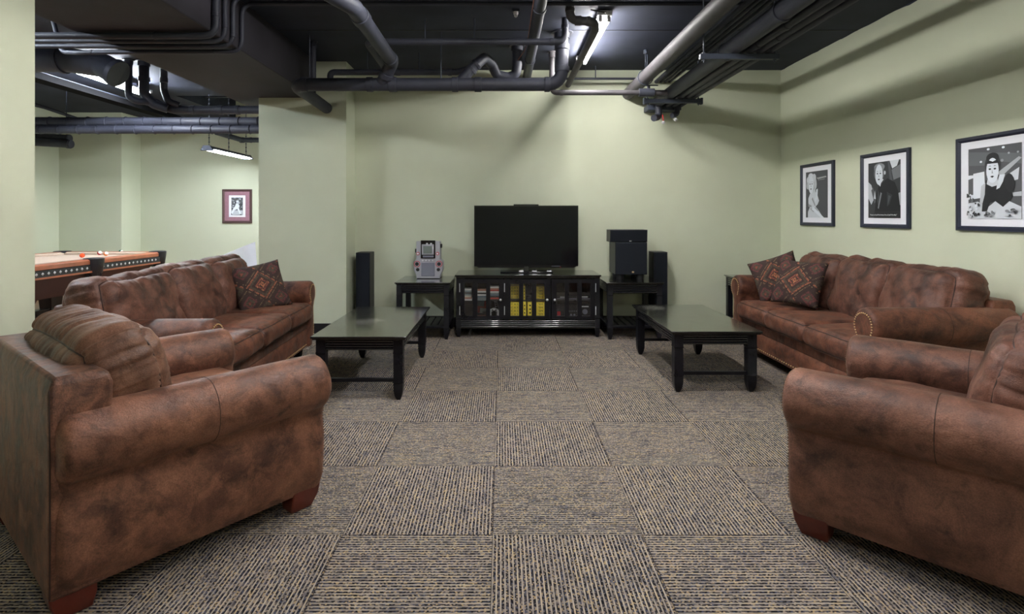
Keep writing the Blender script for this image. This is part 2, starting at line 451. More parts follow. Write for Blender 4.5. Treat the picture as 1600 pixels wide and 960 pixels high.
# joints between the ceiling boards
m = MB()
for y in (2.9, 5.0): m.box(-2.05, XR, y, y + .008, ZC - .004, ZC)
struct(m.build('ceiling_seam', M['baseboard']))
struct(bx('beam', -3.02, -2.05, -2.5, 9.0, 2.60, ZC, M['beam'], bevel=.01))
struct(bx('baseboard_back', -1.715, XR, YB - .012, YB, 0, .11, M['baseboard']))
struct(bx('baseboard_column', -2.69, -1.703, 6.008, 6.02, 0, .11, M['baseboard']))
struct(bx('baseboard_column_side', -1.715, -1.703, 6.02, YB, 0, .11, M['baseboard']))
struct(bx('baseboard_right', XR - .012, XR, -2.5, YB, 0, .11, M['baseboard']))
struct(bx('baseboard_pool', -6.27, -2.68, 9.468, 9.48, 0, .11, M['baseboard']))
struct(bx('baseboard_pool_column', -7.3, -6.27, 8.988, 9.0, 0, .11, M['baseboard']))
struct(bx('baseboard_pool_side', -7.3, -7.288, -2.5, 9.0, 0, .11, M['baseboard']))
# ragged paint line where the ceiling coat laps over the right wall
m = MB(); rnd = random.Random(4); y = -2.4; pr = .012
while y < YB - .05:
    st = rnd.uniform(.03, .12); h = max(.003, min(.024, pr + rnd.uniform(-.007, .007)))
    a = (XR - .0015, y, ZC); b = (XR - .0015, y + st, ZC)
    m.add([a, b, (XR - .0015, y + st, ZC - h), (XR - .0015, y, ZC - pr)], [(0, 1, 2, 3)]); pr = h; y += st
struct(m.build('trim_paint_line', M['ceiling']))
# ------------------------------------------------------------------ upholstery
def cushion(W, H, T, r, puff, seed, wr=.006, gather=0.0, step=.022, crown=.02, sag=0.0):
    """soft box: W along x, H along y, T along z; seams along the z=+-T/2 outlines. Returns MB and its two seam loops"""
    hw, hh, ht = W / 2, H / 2, T / 2
    def f(pa, pb, pc):
        q = Vector((pa * hw, pb * hh, pc * ht))
        inn = Vector((max(-hw + r, min(hw - r, q.x)), max(-hh + r, min(hh - r, q.y)), max(-ht + r, min(ht - r, q.z))))
        d = q - inn
        nrm = d.normalized() if d.length > 1e-9 else Vector((0, 0, 0))
        q = inn + nrm * r if d.length > 1e-9 else q
        ba = max(0, 1 - pa * pa); bb = max(0, 1 - pb * pb); bc = max(0, 1 - pc * pc)
        q.z += (1 if pc > 0 else -1) * abs(pc) * puff * (ba ** .55) * (bb ** .55)
        q.x += (1 if pa > 0 else -1) * abs(pa) * (crown * bb + .012 * bc)
        q.y += (1 if pb > 0 else -1) * abs(pb) * (crown * ba + .012 * bc)
        q.y -= sag * ba * (pb > .0) * abs(pb)
        S = Vector((seed * 3.1, seed * 1.7, seed))
        a = noise.noise(q * 5 + S); b = noise.noise(q * 13 + S * 2)
        q += nrm * (a * wr * 1.6 + b * wr * .7)
        if gather:
            # pleats running in from the top and side seams, irregular in length
            k = pa * W
            g = 1 - abs(noise.noise(Vector((k * 22, pb * .8, seed)) )) * 2.2
            g2 = 1 - abs(noise.noise(Vector((pb * H * 20, pa * .9, seed + 9)))) * 2.2
            et = max(0, pb) ** 3 * (.55 + .45 * noise.noise(Vector((k * 6, 3, seed))))
            es = abs(pa) ** 6
            e = min(abs(pc), max(abs(pa), abs(pb)))
            q += nrm * (gather * 1.25 * (1 - e ** 12) * (g * et + g2 * es * .8))
        return q
    mb = MB()
    def rng(n): return [-1 + 2 * i / n for i in range(n + 1)]
    nx, ny, nz = max(6, int(W / step)), max(6, int(H / step)), max(6, int(T / step))
    # concentrate samples at rounded borders
    def warp(t, half):
        k = min(.9, 2.2 * r / (2 * half)); return t + (0.0) * k
    for sgn in (-1, 1):
        for (A, B, ax) in ((nx, ny, 'c'), (nx, nz, 'b'), (ny, nz, 'a')):
            vs = []; fs = []
            for i, s in enumerate(rng(A)):
                for j, t in enumerate(rng(B)):
                    p = {'c': (s, t, sgn), 'b': (s, sgn, t), 'a': (sgn, s, t)}[ax]
                    vs.append(tuple(f(*p)))
            for i in range(A):
                for j in range(B):
                    fs.append((i * (B + 1) + j, (i + 1) * (B + 1) + j, (i + 1) * (B + 1) + j + 1, i * (B + 1) + j + 1))
            mb.add(vs, fs)
    seams = []
    for c in (1, -1):
        L = []
        for s in rng(nx)[:-1]: L.append(f(s, -1, c))
        for s in rng(ny)[:-1]: L.append(f(1, s, c))
        for s in reversed(rng(nx)[1:]): L.append(f(s, 1, c))
        for s in reversed(rng(ny)[1:]): L.append(f(-1, s, c))
        seams.append(L)
    return mb, seams

def piping_obj(seams, r, parent, mat):
    for L in seams:
        mb = MB()
        n = len(L); rings = []
        for i in range(n):
            p = L[i]; d = (L[(i + 1) % n] - L[i - 1]).normalized()
            e1 = d.cross(Vector((0, 0, 1))).normalized(); e2 = d.cross(e1)
            rings.append([tuple(p + e1 * r * cos(k * pi / 3) + e2 * r * sin(k * pi / 3)) for k in range(6)])
        rings.append(rings[0]); mb.loft(rings, cap=False); mb.build('piping', mat, parent)

def soft_cushion(name, parent, W, H, T, mat, loc, rot, r=.05, puff=.03, seed=1, wr=.006, gather=0, pipe=.0045, crown=.02, sag=0.0, step=.022):
    mb, seams = cushion(W, H, T, r, puff, seed, wr, gather, step, crown, sag)
    o = mb.build(name, mat, parent, smooth=180, weld=True, loc=loc, rot=rot)
    if pipe: piping_obj(seams, pipe, o, M['piping'])
    return o

def arm_profile(side, zc, r, z0, out=.045, inn=.10, bow=.03, n=22):
    """cross-section of a rolled arm: (y, z), outward = side"""
    P = []
    P.append((-inn, z0)); P.append((-inn, (z0 + zc - r) / 2)); P.append((-inn + .004, zc - r * .8))
    a0, a1 = R(212), R(-62)
    for i in range(n + 1):
        a = a0 + (a1 - a0) * i / n
        P.append((r * cos(a), zc + r * sin(a)))
    zj = zc + r * sin(a1)
    P.append((out + .004, zj - .035))
    for t in (.2, .4, .6, .8):
        P.append((out + bow * sin(pi * (t * .8 + .12)), zj - .035 + (z0 - zj + .035) * t))
    P.append((out - .012, z0))
    return [(side * y, z) for y, z in P]

def build_arm(root, side, yc, D, zc, r, z0, mat, x0=.02, nails=True, seed=0, name='arm', out=.045, inn=.10, body_front=-.012, nr=.0035, nmat='nail_dark'):
    prof = arm_profile(side, zc, r, z0, out, inn)
    cy = sum(p[0] for p in prof) / len(prof); cz = sum(p[1] for p in prof) / len(prof)
    N = 30; st = []
    for i in range(N + 1):
        st.append((x0 + .03 + (D - x0 - .06) * i / N, 0.0))
    st = [(x0, .030), (x0 + .006, .016), (x0 + .016, .006)] + st + [(D - .014, .006), (D - .005, .015), (D, .028)]
    rings = []
    for x, ins in st:
        ring = []
        for (y, z) in prof:
            if z > zc - r * 1.05:
                c = (0, zc); rr = Vector((y - c[0], z - c[1])); L = rr.length
                k = (L - ins) / L if L > ins else 0
                q = Vector(c) + rr * k
                xx = x
            else:
                q = Vector((y - (ins * .6 if y * side > 0 else -ins * .6) * side, z)); xx = x
                if x > D - .03: xx = x + body_front * min(1, (zc - r - z) / .1)
            w = noise.noise(Vector((x * 5, y * 7, z * 7 + seed))) * .006
            ring.append((xx, yc + q.x + w * side, q.y + w * .5))
        rings.append(ring)
    mb = MB(); mb.loft(rings, cap=False)
    # soft pillowed front and rear faces
    for k, sgn in ((0, -1), (-1, 1)):
        ring = rings[k]; n = len(ring)
        c = (sum(p[0] for p in ring) / n, sum(p[1] for p in ring) / n, sum(p[2] for p in ring) / n)
        mid = [(p[0] + sgn * .004, c[1] + (p[1] - c[1]) * .75, c[2] + (p[2] - c[2]) * .88) for p in ring]
        vs = list(ring) + mid; fs = [(j, (j + 1) % n, n + (j + 1) % n, n + j) for j in range(n)] + [tuple(n + j for j in range(n))]
        mb.add(vs, fs)
    o = mb.build(name, mat, root, smooth=50, weld=True)
    # seam across the roll
    sm = MB()
    for xs in (D * .50,):
        L = []
        for (y, z) in prof[3:-6]:
            rr = Vector((y, z - zc)); w = noise.noise(Vector((xs * 5, y * 7, z * 7 + seed))) * .006
            L.append(Vector((xs, yc + y + w * side, z + w * .5)))
        sm.tube(L, .0014, bend=.001, n=6)
    sm.build('seam', M['piping'], o)
    if nails:
        nm = MB(); ring = rings[-1]; n = len(prof)
        pts = []
        for (x, y, z), (py, pz) in zip(ring, prof):
            if pz < z0 + .02 or (abs(py + side * inn) < .02 and pz < zc - r): continue
            k = .93 if pz > zc - r else .93
            pts.append(Vector((x + .003, yc + (y - yc) * k, zc + (z - zc) * (.94 if z > zc - r else 1))))
        # inner vertical run
        L = pts; acc = 0; last = None
        for i in range(len(L) - 1):
            seg = (L[i + 1] - L[i]).length; t = 0
            while acc <= seg:
                p = L[i].lerp(L[i + 1], acc / seg if seg else 0); nm.sphere(p, nr, 6, 4); acc += nr * 3.4
            acc -= seg
        nm.build('brass_nails', M[nmat], o)
    return o

def leg_block(parent, x, y, sx, sy, h=.10, w=.12, dx=1):
    """tapered block foot set under a corner"""
    mb = MB(); r = []
    for z, s, off in ((h + .01, 1.0, 0), (h * .6, .96, .004), (0, .74, .012)):
        a = w / 2 * s; ox = x - dx * sx * off; oy = y - sy * off
        r.append([(ox - a, oy - a * .8, z), (ox + a, oy - a * .8, z), (ox + a, oy + a * .8, z), (ox - a, oy + a * .8, z)])
    mb.loft(r); return mb.build('leg', M['leg'], parent, bevel=.006)

def make_armchair(loc, ang, mat, cmat, label, seed, ctop=.885):
    root = empty('armchair', loc, R(ang)); tag(root, label, 'armchair')
    D, zc, r, z0, yc = .975, .55, .122, .085, .455
    # base under the seat with front rail
    mb = MB(); mb.box(.14, D - .06, -yc + .09, yc - .09, z0 + .01, .34)
    mb.build('seat_base', mat, root, bevel=.02, segs=3)
    fr = MB(); rings = []
    for y in [(-1 + 2 * i / 16) * (yc - .10) for i in range(17)]:
        rings.append([(D - .07, y, z0), (D - .028, y, z0), (D - .018, y, .2), (D - .026, y, .33), (D - .07, y, .33)])
    fr.loft(rings); fr.build('front_rail', mat, root, bevel=.008)
    for s in (-1, 1): build_arm(root, s, s * yc, D, zc, r, z0, mat, seed=seed + s)
    # outside back
    bk = MB(); rings = []
    W = yc + .043
    def bp(x0, x1, w, z): return None
    for z, tx, w in ((z0, .15, W), (.3, .155, W + .004), (.55, .165, W + .002), (.74, .175, W - .004), (.772, .165, W - .012), (.785, .145, W - .03)):
        rings.append([(-.0 if z < .74 else (.0 if z < .77 else .012), -w, z), (tx, -w, z), (tx, w, z), (-.0 if z < .74 else (.0 if z < .77 else .012), w, z)])
    bk.loft(rings); b = bk.build('backrest', mat, root, bevel=.012, segs=3)
    for s in (-1, 1):
        sm = MB(); sm.tube([(.003, s * (W - .001), z0 + .01), (.003, s * (W + .003), .3), (.003, s * (W), .55), (.003, s * (W - .006), .75)], .0025, n=6); sm.build('piping', M['piping'], b)
    soft_cushion('seat_cushion', root, .70, .66, .17, mat, (.58, 0, .405), (0, 0, R(-90)), r=.05, puff=.025, seed=seed + 2)
    soft_cushion('back_cushion', root, .77, .50, .25, cmat, (.265, .01, ctop - .265), (R(90 - 14), 0, R(90)), r=.085, puff=.045, seed=seed + 5, wr=.010, gather=.017, pipe=.0045, crown=.03, step=.011, sag=.01)
    for x, sx in ((.065, -1), (D - .080, 1)):
        for s in (-1, 1): leg_block(root, x, s * (yc - .015), sx, s, h=.095, w=.13)
    return root

def make_sofa(loc, ang, half, mat, cmats, label, seed, ctop=.945, zc=.615, ext=0.0):
    root = empty('sofa', loc, R(ang)); tag(root, label, 'sofa')
    D, r, z0, yc = .93, .115, .10, half
    IN = .085
    inner = yc - IN
    mb = MB(); mb.box(.14, D - .07, -inner - .01, inner + .01, z0 + .01, .35); mb.build('seat_base', mat, root, bevel=.02)
    fr = MB(); rings = []
    n = 40
    for i in range(n + 1):
        y = (-1 + 2 * i / n) * (inner + .005); w = noise.noise(Vector((y * 4, seed, 0))) * .004
        rings.append([(D - .08, y, z0), (D - .026 + w, y, z0), (D - .020 + w, y, .17), (D - .022 + w, y, .255), (D - .031 + w, y, .262), (D - .022 + w, y, .270), (D - .026 + w, y, .335), (D - .08, y, .345)])
    fr.loft(rings); fo = fr.build('front_rail', mat, root, smooth=60)
    nm = MB(); y = -inner
    while y < inner: nm.sphere((D - .022, y, z0 + .022), .0062, 6, 4); y += .034
    nm.build('brass_nails', M['nail'], fo)
    for s in (-1, 1): build_arm(root, s, s * yc, D, zc, r, z0, mat, seed=seed + s, inn=IN, out=.03, body_front=-.004, nr=.0050, nmat='nail')
    bk = MB(); W = yc + .03; rings = []
    for z, tx, w in ((z0, .14, W), (.5, .15, W), (.74, .15, W - .01), (.775, .13, W - .03)):
        rings.append([(.0, -w, z), (tx, -w, z), (tx, w, z), (.0, w, z)])
    bk.loft(rings); bk.build('backrest', mat, root, bevel=.014, segs=3)
    n = 3; cw = 2 * inner / n
    for i in range(n):
        yy = -inner + cw * (i + .5)
        soft_cushion('seat_cushion', root, cw - .004, .70, .155, mat, (.605, yy, .425), (0, 0, R(90)), r=.048, puff=.022, seed=seed + 3 + i, wr=.006, crown=.008)
    for i in range(n):
        yy = -inner + cw * (i + .5)
        rr = random.Random(seed + i); ex = ext if i == 0 else 0
        soft_cushion('back_cushion', root, cw + .004 + ex + (.045 if i != 1 else 0), .50, .235, cmats[i], (.262, yy - ex / 2 + (.022 * (i - 1)), ctop - .26 + rr.uniform(-.008, .006)), (R(90 - 15 + rr.uniform(-2, 2)), 0, R(90 + rr.uniform(-2, 2))), r=.085, puff=.065, seed=seed + 20 + i, wr=.014, gather=.014, pipe=.004, crown=.018, sag=.010, step=.014)
    for x in (.08, D - .12):
        for s in (-1, 1):
            mm = MB(); mm.loft([[(x - .03, s * (yc - .05) - .03, 0), (x + .03, s * (yc - .05) - .03, 0), (x + .03, s * (yc - .05) + .03, 0), (x - .03, s * (yc - .05) + .03, 0)], [(x - .04, s * (yc - .05) - .04, z0 + .01), (x + .04, s * (yc - .05) - .04, z0 + .01), (x + .04, s * (yc - .05) + .04, z0 + .01), (x - .04, s * (yc - .05) + .04, z0 + .01)]])
            mm.build('leg', M['underside'], root)
    return root

make_armchair((-1.80, 2.015, 0), 51, M['suedeL'], M['suedeT'], 'brown suede armchair on the left, its back and side turned to the viewer', 3)
make_armchair((2.205, 1.884, 0), 134, M['suedeR'], M['suedeC'], 'brown suede armchair in the right foreground, cut off by the edge of the photo', 11)
make_sofa((-2.655, 4.12, 0), 2.5, .935, M['suedeS'], [M['suedeC']] * 3, 'brown suede three seat sofa on the pool table side with one patterned pillow', 21, .925, .575, .13)
make_sofa((3.17, 4.31, 0), 180, .93, M['suedeS'], [M['suedeC']] * 3, 'brown suede three seat sofa under the framed portraits with two patterned pillows', 41)

def throw_pillow(loc, rot, label, seed, S=.41):
    mb = MB(); n = 26; hs = S / 2
    for sg in (-1, 1):
        vs = []; fs = []
        for i in range(n + 1):
            for j in range(n + 1):
                a = -1 + 2 * i / n; b = -1 + 2 * j / n
                e = (1 - a * a) * (1 - b * b)
                x = a * hs * (1 - .07 * (1 - b * b)); y = b * hs * (1 - .07 * (1 - a * a))
                z = sg * (.075 * max(0, e) ** .42) + noise.noise(Vector((x * 7, y * 7, seed))) * .012 * min(1, e * 3)
                vs.append((x, y, z))
        for i in range(n):
            for j in range(n): fs.append((i * (n + 1) + j, (i + 1) * (n + 1) + j, (i + 1) * (n + 1) + j + 1, i * (n + 1) + j + 1))
        mb.add(vs, fs)
    o = mb.build('throw_pillow', M['kilim'], smooth=180, weld=True, loc=loc); o.rotation_euler = rot
    tag(o, label, 'pillow', 'kilim patterned throw pillows'); return o
def lean(facing_deg, tilt, roll):
    """pillow normal points to facing_deg in plan, leaning back by tilt, rolled in its own plane"""
    return (Matrix.Rotation(R(facing_deg), 3, 'Z') @ Matrix.Rotation(R(90 - tilt), 3, 'Y') @ Matrix.Rotation(R(roll), 3, 'Z')).to_euler()
throw_pillow((-2.09, 4.72, .680), lean(-50, 26, 9), 'kilim patterned throw pillow on the left hand sofa against its far arm', 1, .44)
throw_pillow((2.51, 4.98, .735), lean(232, 22, 22), 'kilim patterned throw pillow in the far corner of the right hand sofa, behind its twin', 2)
throw_pillow((2.545, 4.68, .722), lean(214, 24, -2), 'kilim patterned throw pillow in front of its twin on the right hand sofa', 3)
# ------------------------------------------------------------------ black tables
def sq_leg(root, x, y, h, w=.056, rings_at=None, foot=.11, tip=.026, mat=None):
    """square leg, two scored rings, tapered spade foot"""
    rg = rings_at or []
    st = [(h, w)]
    for z in sorted(rg + [foot], reverse=True):
        st += [(z + .012, w), (z + .006, w + .004), (z, w + .004), (z - .004, w - .003), (z - .009, w - .003), (z - .012, w)]
    st += [(foot * .55, w * .96), (foot * .25, w * .76), (.0, tip)]
    mb = MB(); mb.loft([[(x - a / 2, y - a / 2, z), (x + a / 2, y - a / 2, z), (x + a / 2, y + a / 2, z), (x - a / 2, y + a / 2, z)] for z, a in st])
    return mb.build('leg', mat or M['black_wood'], root, smooth=30)

def reeds(mb, x0, x1, y0, y1, z0, z1, axis, sgn, n=4):
    """horizontal half-round reeding standing out from one face of an apron"""
    h = (z1 - z0) / n
    for k in range(n):
        zc = z0 + h * (k + .5); ring = []
        for a in range(-90, 91, 22): ring.append((cos(R(a)) * .009, zc + sin(R(a)) * h * .46))
        if axis == 'x':
            yb = y0 if sgn < 0 else y1
            mb.loft([[(x, yb + sgn * p[0], p[1]) for p in ring] for x in (x0, x1)])
        else:
            xb = x0 if sgn < 0 else x1
            mb.loft([[(xb + sgn * p[0], y, p[1]) for p in ring] for y in (y0, y1)])

def table_common(root, W, D, H, top_t, over, lw, apz, topmat, bottom_ring):
    t = MB(); t.box(-W / 2, W / 2, -D / 2, D / 2, H - top_t * .55, H); t.box(-W / 2 + .010, W / 2 - .010, -D / 2 + .010, D / 2 - .010, H - top_t, H - top_t * .55)
    t.build('tabletop', topmat, root, bevel=.003)
    lx, ly = W / 2 - over - lw / 2, D / 2 - over - lw / 2
    for sx in (-1, 1):
        for sy in (-1, 1): sq_leg(root, sx * lx, sy * ly, H - top_t, lw, [apz - .022], bottom_ring)
    z1 = H - top_t - .004
    for sy in (-1, 1):
        a = MB(); y = sy * (ly + lw * .15); a.box(-lx + lw / 2, lx - lw / 2, y - .011, y + .011, apz, H - top_t)
        reeds(a, -lx + lw / 2, lx - lw / 2, y - .011, y + .011, apz, z1, 'x', sy)
        a.build('apron', M['reed'], root, smooth=60)
    for sx in (-1, 1):
        a = MB(); x = sx * (lx + lw * .15); a.box(x - .011, x + .011, -ly + lw / 2, ly - lw / 2, apz, H - top_t)
        reeds(a, x - .011, x + .011, -ly + lw / 2, ly - lw / 2, apz, z1, 'y', sx)
        a.build('apron', M['reed'], root, smooth=60)
    return lx, ly

def coffee_table(x0, x1, y0, y1, topmat, label):
    W, D, H = x1 - x0, y1 - y0, .455
    root = empty('coffee_table', ((x0 + x1) / 2, (y0 + y1) / 2, 0)); tag(root, label, 'coffee table')
    lx, ly = table_common(root, W, D, H, .026, .030, .066, .352, topmat, .125)
    for sy in (-1, 1):
        bx('stretcher', -lx + .03, lx - .03, sy * ly - .012, sy * ly + .012, .125, .150, M['black_wood'], root, .002)
    return root
coffee_table(-1.335, -.665, 3.80, 5.06, M['wornL'], 'black wooden coffee table with scuffed top in front of the left hand sofa')
coffee_table(1.235, 1.90, 3.97, 5.18, M['wornR'], 'black wooden coffee table in front of the right hand sofa')

def end_table(x0, x1, y0, y1, H, label, shelf=True):
    W, D = x1 - x0, y1 - y0
    root = empty('end_table', ((x0 + x1) / 2, (y0 + y1) / 2, 0)); tag(root, label, 'end table', 'black end tables')
    lx, ly = table_common(root, W, D, H, .022, .018, .054, H - .115, M['black_top'], .115)
    if shelf:
        s = MB()
        s.box(-lx, lx, -ly - .02, -ly + .03, .118, .142); s.box(-lx, lx, ly - .03, ly + .02, .118, .142)
        s.box(-lx - .02, -lx + .03, -ly, ly, .118, .142); s.box(lx - .03, lx + .02, -ly, ly, .118, .142)
        n = 6
        for k in range(n):
            xc = -lx + .03 + (2 * lx - .06) * (k + .5) / n
            s.box(xc - .030, xc + .030, -ly + .03, ly - .03, .124, .138)
        s.build('slatted_shelf', M['black_wood'], root, bevel=.002)
    return root
end_table(-1.12, -.535, 5.69, 6.33, .60, 'black end table with slatted shelf carrying the silver karaoke machine')
end_table(1.09, 1.695, 5.69, 6.33, .60, 'black end table with slatted shelf under the subwoofer')
end_table(2.575, 3.16, 5.70, 6.33, .615, 'black end table in the corner behind the far arm of the right hand sofa')

# ------------------------------------------------------------------ media console
def console():
    X0, X1, Y0, Y1, H = -.50, 1.06, 5.82, 6.35, .665
    root = empty('media_console', ((X0 + X1) / 2, (Y0 + Y1) / 2, 0)); ox, oy = root.location.x, root.location.y
    tag(root, 'black media console with three glass doors under the television', 'media console')
    W, D = X1 - X0, Y1 - Y0; hx, hy = W / 2, D / 2
    t = MB(); t.box(-hx, hx, -hy - .01, hy, H - .016, H); t.box(-hx + .012, hx - .012, -hy, hy, H - .034, H - .016)
    t.build('tabletop', M['black_top'], root, bevel=.003)
    lw = .05
    for sx in (-1, 1):
        for sy in (-1, 1): sq_leg(root, sx * (hx - .014 - lw / 2), sy * (hy - .006 - lw / 2), H - .034, lw, [.20], .095, .03)
    zc0, zc1 = .17, H - .034
    zb = .195
    c = MB(); xi = hx - .014 - lw
    c.box(-xi, xi, -hy + .03, hy - .02, .16, .185)          # bottom
    c.box(-xi - .03, xi + .03, hy - .03, hy - .015, .11, H - .034)   # back
    for x in (-xi, -.262, .262, xi): c.box(x - .012, x + .012, -hy + .032, hy - .02, .16, H - .034)
    c.build('carcass', M['black_wood'], root)
    a = MB(); a.box(-xi, xi, -hy + .012, -hy + .03, .095, .185); reeds(a, -xi, xi, -hy + .012, -hy + .03, .10, .18, 'x', -1, 4)
    a.build('apron', M['reed'], root, smooth=60)
    for sx in (-1, 1):
        a = MB(); x = sx * (hx - .022); a.box(x - .01, x + .01, -hy + .05, hy - .05, .11, H - .034); reeds(a, x - .01, x + .01, -hy + .05, hy - .05, .11, .19, 'y', sx, 4)
        a.build('side_panel', M['black_wood'], root, smooth=60)
    g = MB(); g.box(-xi, xi, -hy + .07, hy - .03, .375, .383); g.build('shelf', M['black_wood'], root)
    # doors: pane columns measured along the front
    def px2x(px): return (px - CX) / F * 5.83 - ox
    doors = [(718, 786.5, [(726, 739), (746, 759.5), (766, 779.5)], 'L', 782), (788, 860.5, [(797.8, 811), (817.5, 831), (838, 851)], 'L', 854.5), (862, 931, [(869.5, 882.5), (889, 902), (909, 922.5)], 'R', 866.5)]
    z0, z1, p0, p1 = .192, .622, .226, .578
    yf = -hy + .008; yb = -hy + .030
    for (a0, a1, panes, hinge, knob) in doors:
        d = MB(); xs = [px2x(a0)] + [px2x(q) for pr in panes for q in pr] + [px2x(a1)]
        d.box(xs[0], xs[-1], yf, yb, z0, p0); d.box(xs[0], xs[-1], yf, yb, p1, z1)
        for k in range(0, len(xs), 2): d.box(xs[k], xs[k + 1], yf, yb, p0, p1)
        do = d.build('door', M['black_wood'], root, smooth=30)
        gm = MB()
        for l, r_ in panes: gm.box(px2x(l) - .002, px2x(r_) + .002, yf + .009, yf + .012, p0 - .002, p1 + .002)
        gm.build('glass_pane', M['glass'], do)
        k = MB(); kx = px2x(knob); k.cyl((kx, yf, .402), (kx, yf - .016, .402), .006, n=12); k.sphere((kx, yf - .024, .402), .014, 14, 10)
        k.build('knob', M['chrome'], do)
        hxp = px2x(a0) + .002 if hinge == 'L' else px2x(a1) - .002
        for hz in (.53, .285):
            h = MB(); h.cyl((hxp, yf - .004, hz - .046), (hxp, yf - .004, hz + .046), .005, n=10)
            h.build('hinge', M['chrome'], do)
    for i, (sx) in enumerate((-1, 0, 1)): pass
    return root
con = console()
OX, OY = con.location.x, con.location.y
def cx_(px, Y=5.98): return (px - CX) / F * Y
# contents behind the glass
def solid(name, x0, x1, y0, y1, z0, z1, mat, label, cat, group=None, bevel=.002):
    o = MB(); cx, cy = (x0 + x1) / 2, (y0 + y1) / 2
    o.box(x0 - cx, x1 - cx, y0 - cy, y1 - cy, 0, z1 - z0)
    ob = o.build(name, mat, None, bevel=bevel, loc=(cx, cy, z0)); tag(ob, label, cat, group); return ob
def yellow_stack(x0, x1, z0, n, h, Y, txt, tsx, where, grp):
    for k in range(n):
        z = z0 + k * h
        pos = 'bottom box' if k == 0 else ('topmost box' if k == n - 1 else ['', 'second up', 'third up', 'fourth up'][k])
        ob = solid('yellow_box', x0, x1, Y, Y + .19, z, z + h * .985, M['yellow'], 'yellow lettered box, %s, stack %s' % (pos, where), 'box', grp, .001)
        text_obj('lettering', txt, h * .78, M['ink'], ob, (0, -.0965, h * .47), (R(90), 0, 0), .0005, sx=tsx)
Yc = 5.865
zs, zt = .1855, .3835
yellow_stack(cx_(796, Yc), cx_(812, Yc), zs, 5, .036, Yc, 'C A S', 1.15, 'behind the left pane of the middle door', 'yellow boxes on the bottom shelf')
yellow_stack(cx_(836, Yc), cx_(853, Yc), zs, 5, .036, Yc, '’SM', 1.25, 'behind the right pane of the middle door', 'yellow boxes on the bottom shelf')
yellow_stack(cx_(796, 6.02), cx_(812, 6.02), zt, 4, .034, 6.02, 'C A S', 1.15, 'on the upper shelf at its left', 'yellow boxes on the upper shelf')
yellow_stack(cx_(836, 6.02), cx_(853, 6.02), zt, 4, .034, 6.02, '’SM', 1.25, 'on the upper shelf at its right', 'yellow boxes on the upper shelf')
for nm, a, b, z, h, Y in (('narrow yellow box standing upright at the left of the middle pane', 817.5, 822, zs, .182, 5.87), ('wider yellow box standing upright at the right of the middle pane', 824.5, 832, zs, .182, 5.87), ('narrow yellow box standing upright on the upper shelf', 818, 820.6, zt, .15, 5.93)):
    ob = solid('yellow_box', cx_(a, Y), cx_(b, Y), Y, Y + .18, z, z + h, M['yellow'], nm, 'box', 'upright yellow boxes', .001)
    q = MB()
    w = (b - a) / F * Y
    for k in range(4): q.box(-w * .18, w * .18, -.0915, -.0900, .02 + h * .22 * k, .034 + h * .22 * k)
    q.build('spine_mark', M['ink'], ob)
# stacked video cases on the left upper shelf
cols = {'w': plain('case_white', srgb(210, 208, 208), .35), 'r': plain('case_red', srgb(176, 54, 46), .35), 'g': plain('case_grey', srgb(120, 128, 134), .35), 'b': plain('case_blue', srgb(84, 104, 120), .35), 'k': plain('case_black', (.012, .012, .014, 1), .3), 'o': plain('case_tan', srgb(166, 118, 100), .4), 'l': plain('case_ivory', srgb(196, 190, 176), .4)}
names = {'w': 'white', 'r': 'red', 'g': 'grey', 'b': 'blue grey', 'k': 'black', 'o': 'tan', 'l': 'ivory'}
ords = ['bottom', 'second up', 'third up', 'fourth up', 'fifth up', 'sixth up', 'seventh up', 'eighth up', 'ninth up', 'tenth up']
for (a, b, seq, th, where) in ((724, 737.5, 'wolgkgw', .0185, 'left pane'), (745, 760.5, 'ggbwkwo', .0175, 'middle pane'), (765, 781, 'krkbgwrow', .0170, 'right pane')):
    rd = random.Random(a); z = zt
    for k, ch in enumerate(seq):
        j = rd.uniform(-.006, .006); h = th
        solid('video_case', cx_(a, 5.95) + j, cx_(b, 5.95) + j, 5.868 + abs(j), 6.00 + j, z, z + h * .97, cols[ch], '%s video case, %s in the pile behind the left door, %s' % (names[ch], ords[k], where), 'video case', 'video cases on the upper shelf', .001); z += h
# lower left: black player, magazines, game controller
solid('cable_box', cx_(724.5, 5.96), cx_(741, 5.96), 5.95, 6.2, zs, zs + .14, cols['k'], 'black boxy recorder on the bottom shelf behind the left door', 'recorder')
mg = MB()
for k in range(5):
    T = Matrix.Translation((0, 0, k * .0055)) @ Matrix.Rotation(R(k * 4 - 8), 4, 'Z'); mg.box(-.05, .05, -.07, .07, 0, .005, [cols['r'], cols['w'], cols['b'], cols['o'], cols['k']][k], T)
mo = mg.build('magazine_pile', None, None, loc=(cx_(752, 5.99), 6.05, zs)); tag(mo, 'loose pile of flat game and magazine covers on the bottom shelf', 'magazine pile')
lean_m = MB(); lean_m.box(-.055, .055, -.004, .004, 0, .17, cols['r'])
lean_m.box(-.054, .02, -.006, -.0035, .09, .165, cols['b']); lean_m.box(-.02, .054, -.0062, -.0035, .02, .07, cols['w'])
lo = lean_m.build('leaning_book', None, None, loc=(cx_(752, 6.15), 6.16, zs)); lo.rotation_euler = (R(-10), R(6), 0); tag(lo, 'red and blue covered book leaning at the back of the bottom shelf', 'book')
gc = MB(); gc.tube([(-.045, 0, .03), (-.05, 0, .075), (0, 0, .10), (.05, 0, .075), (.045, 0, .03)], .016, bend=.03, n=12, m=M['white']); gc.cyl((-.02, -.017, .09), (-.02, -.024, .09), .008, m=M['matte_black']); gc.cyl((.02, -.017, .09), (.02, -.024, .09), .008, m=M['matte_black'])
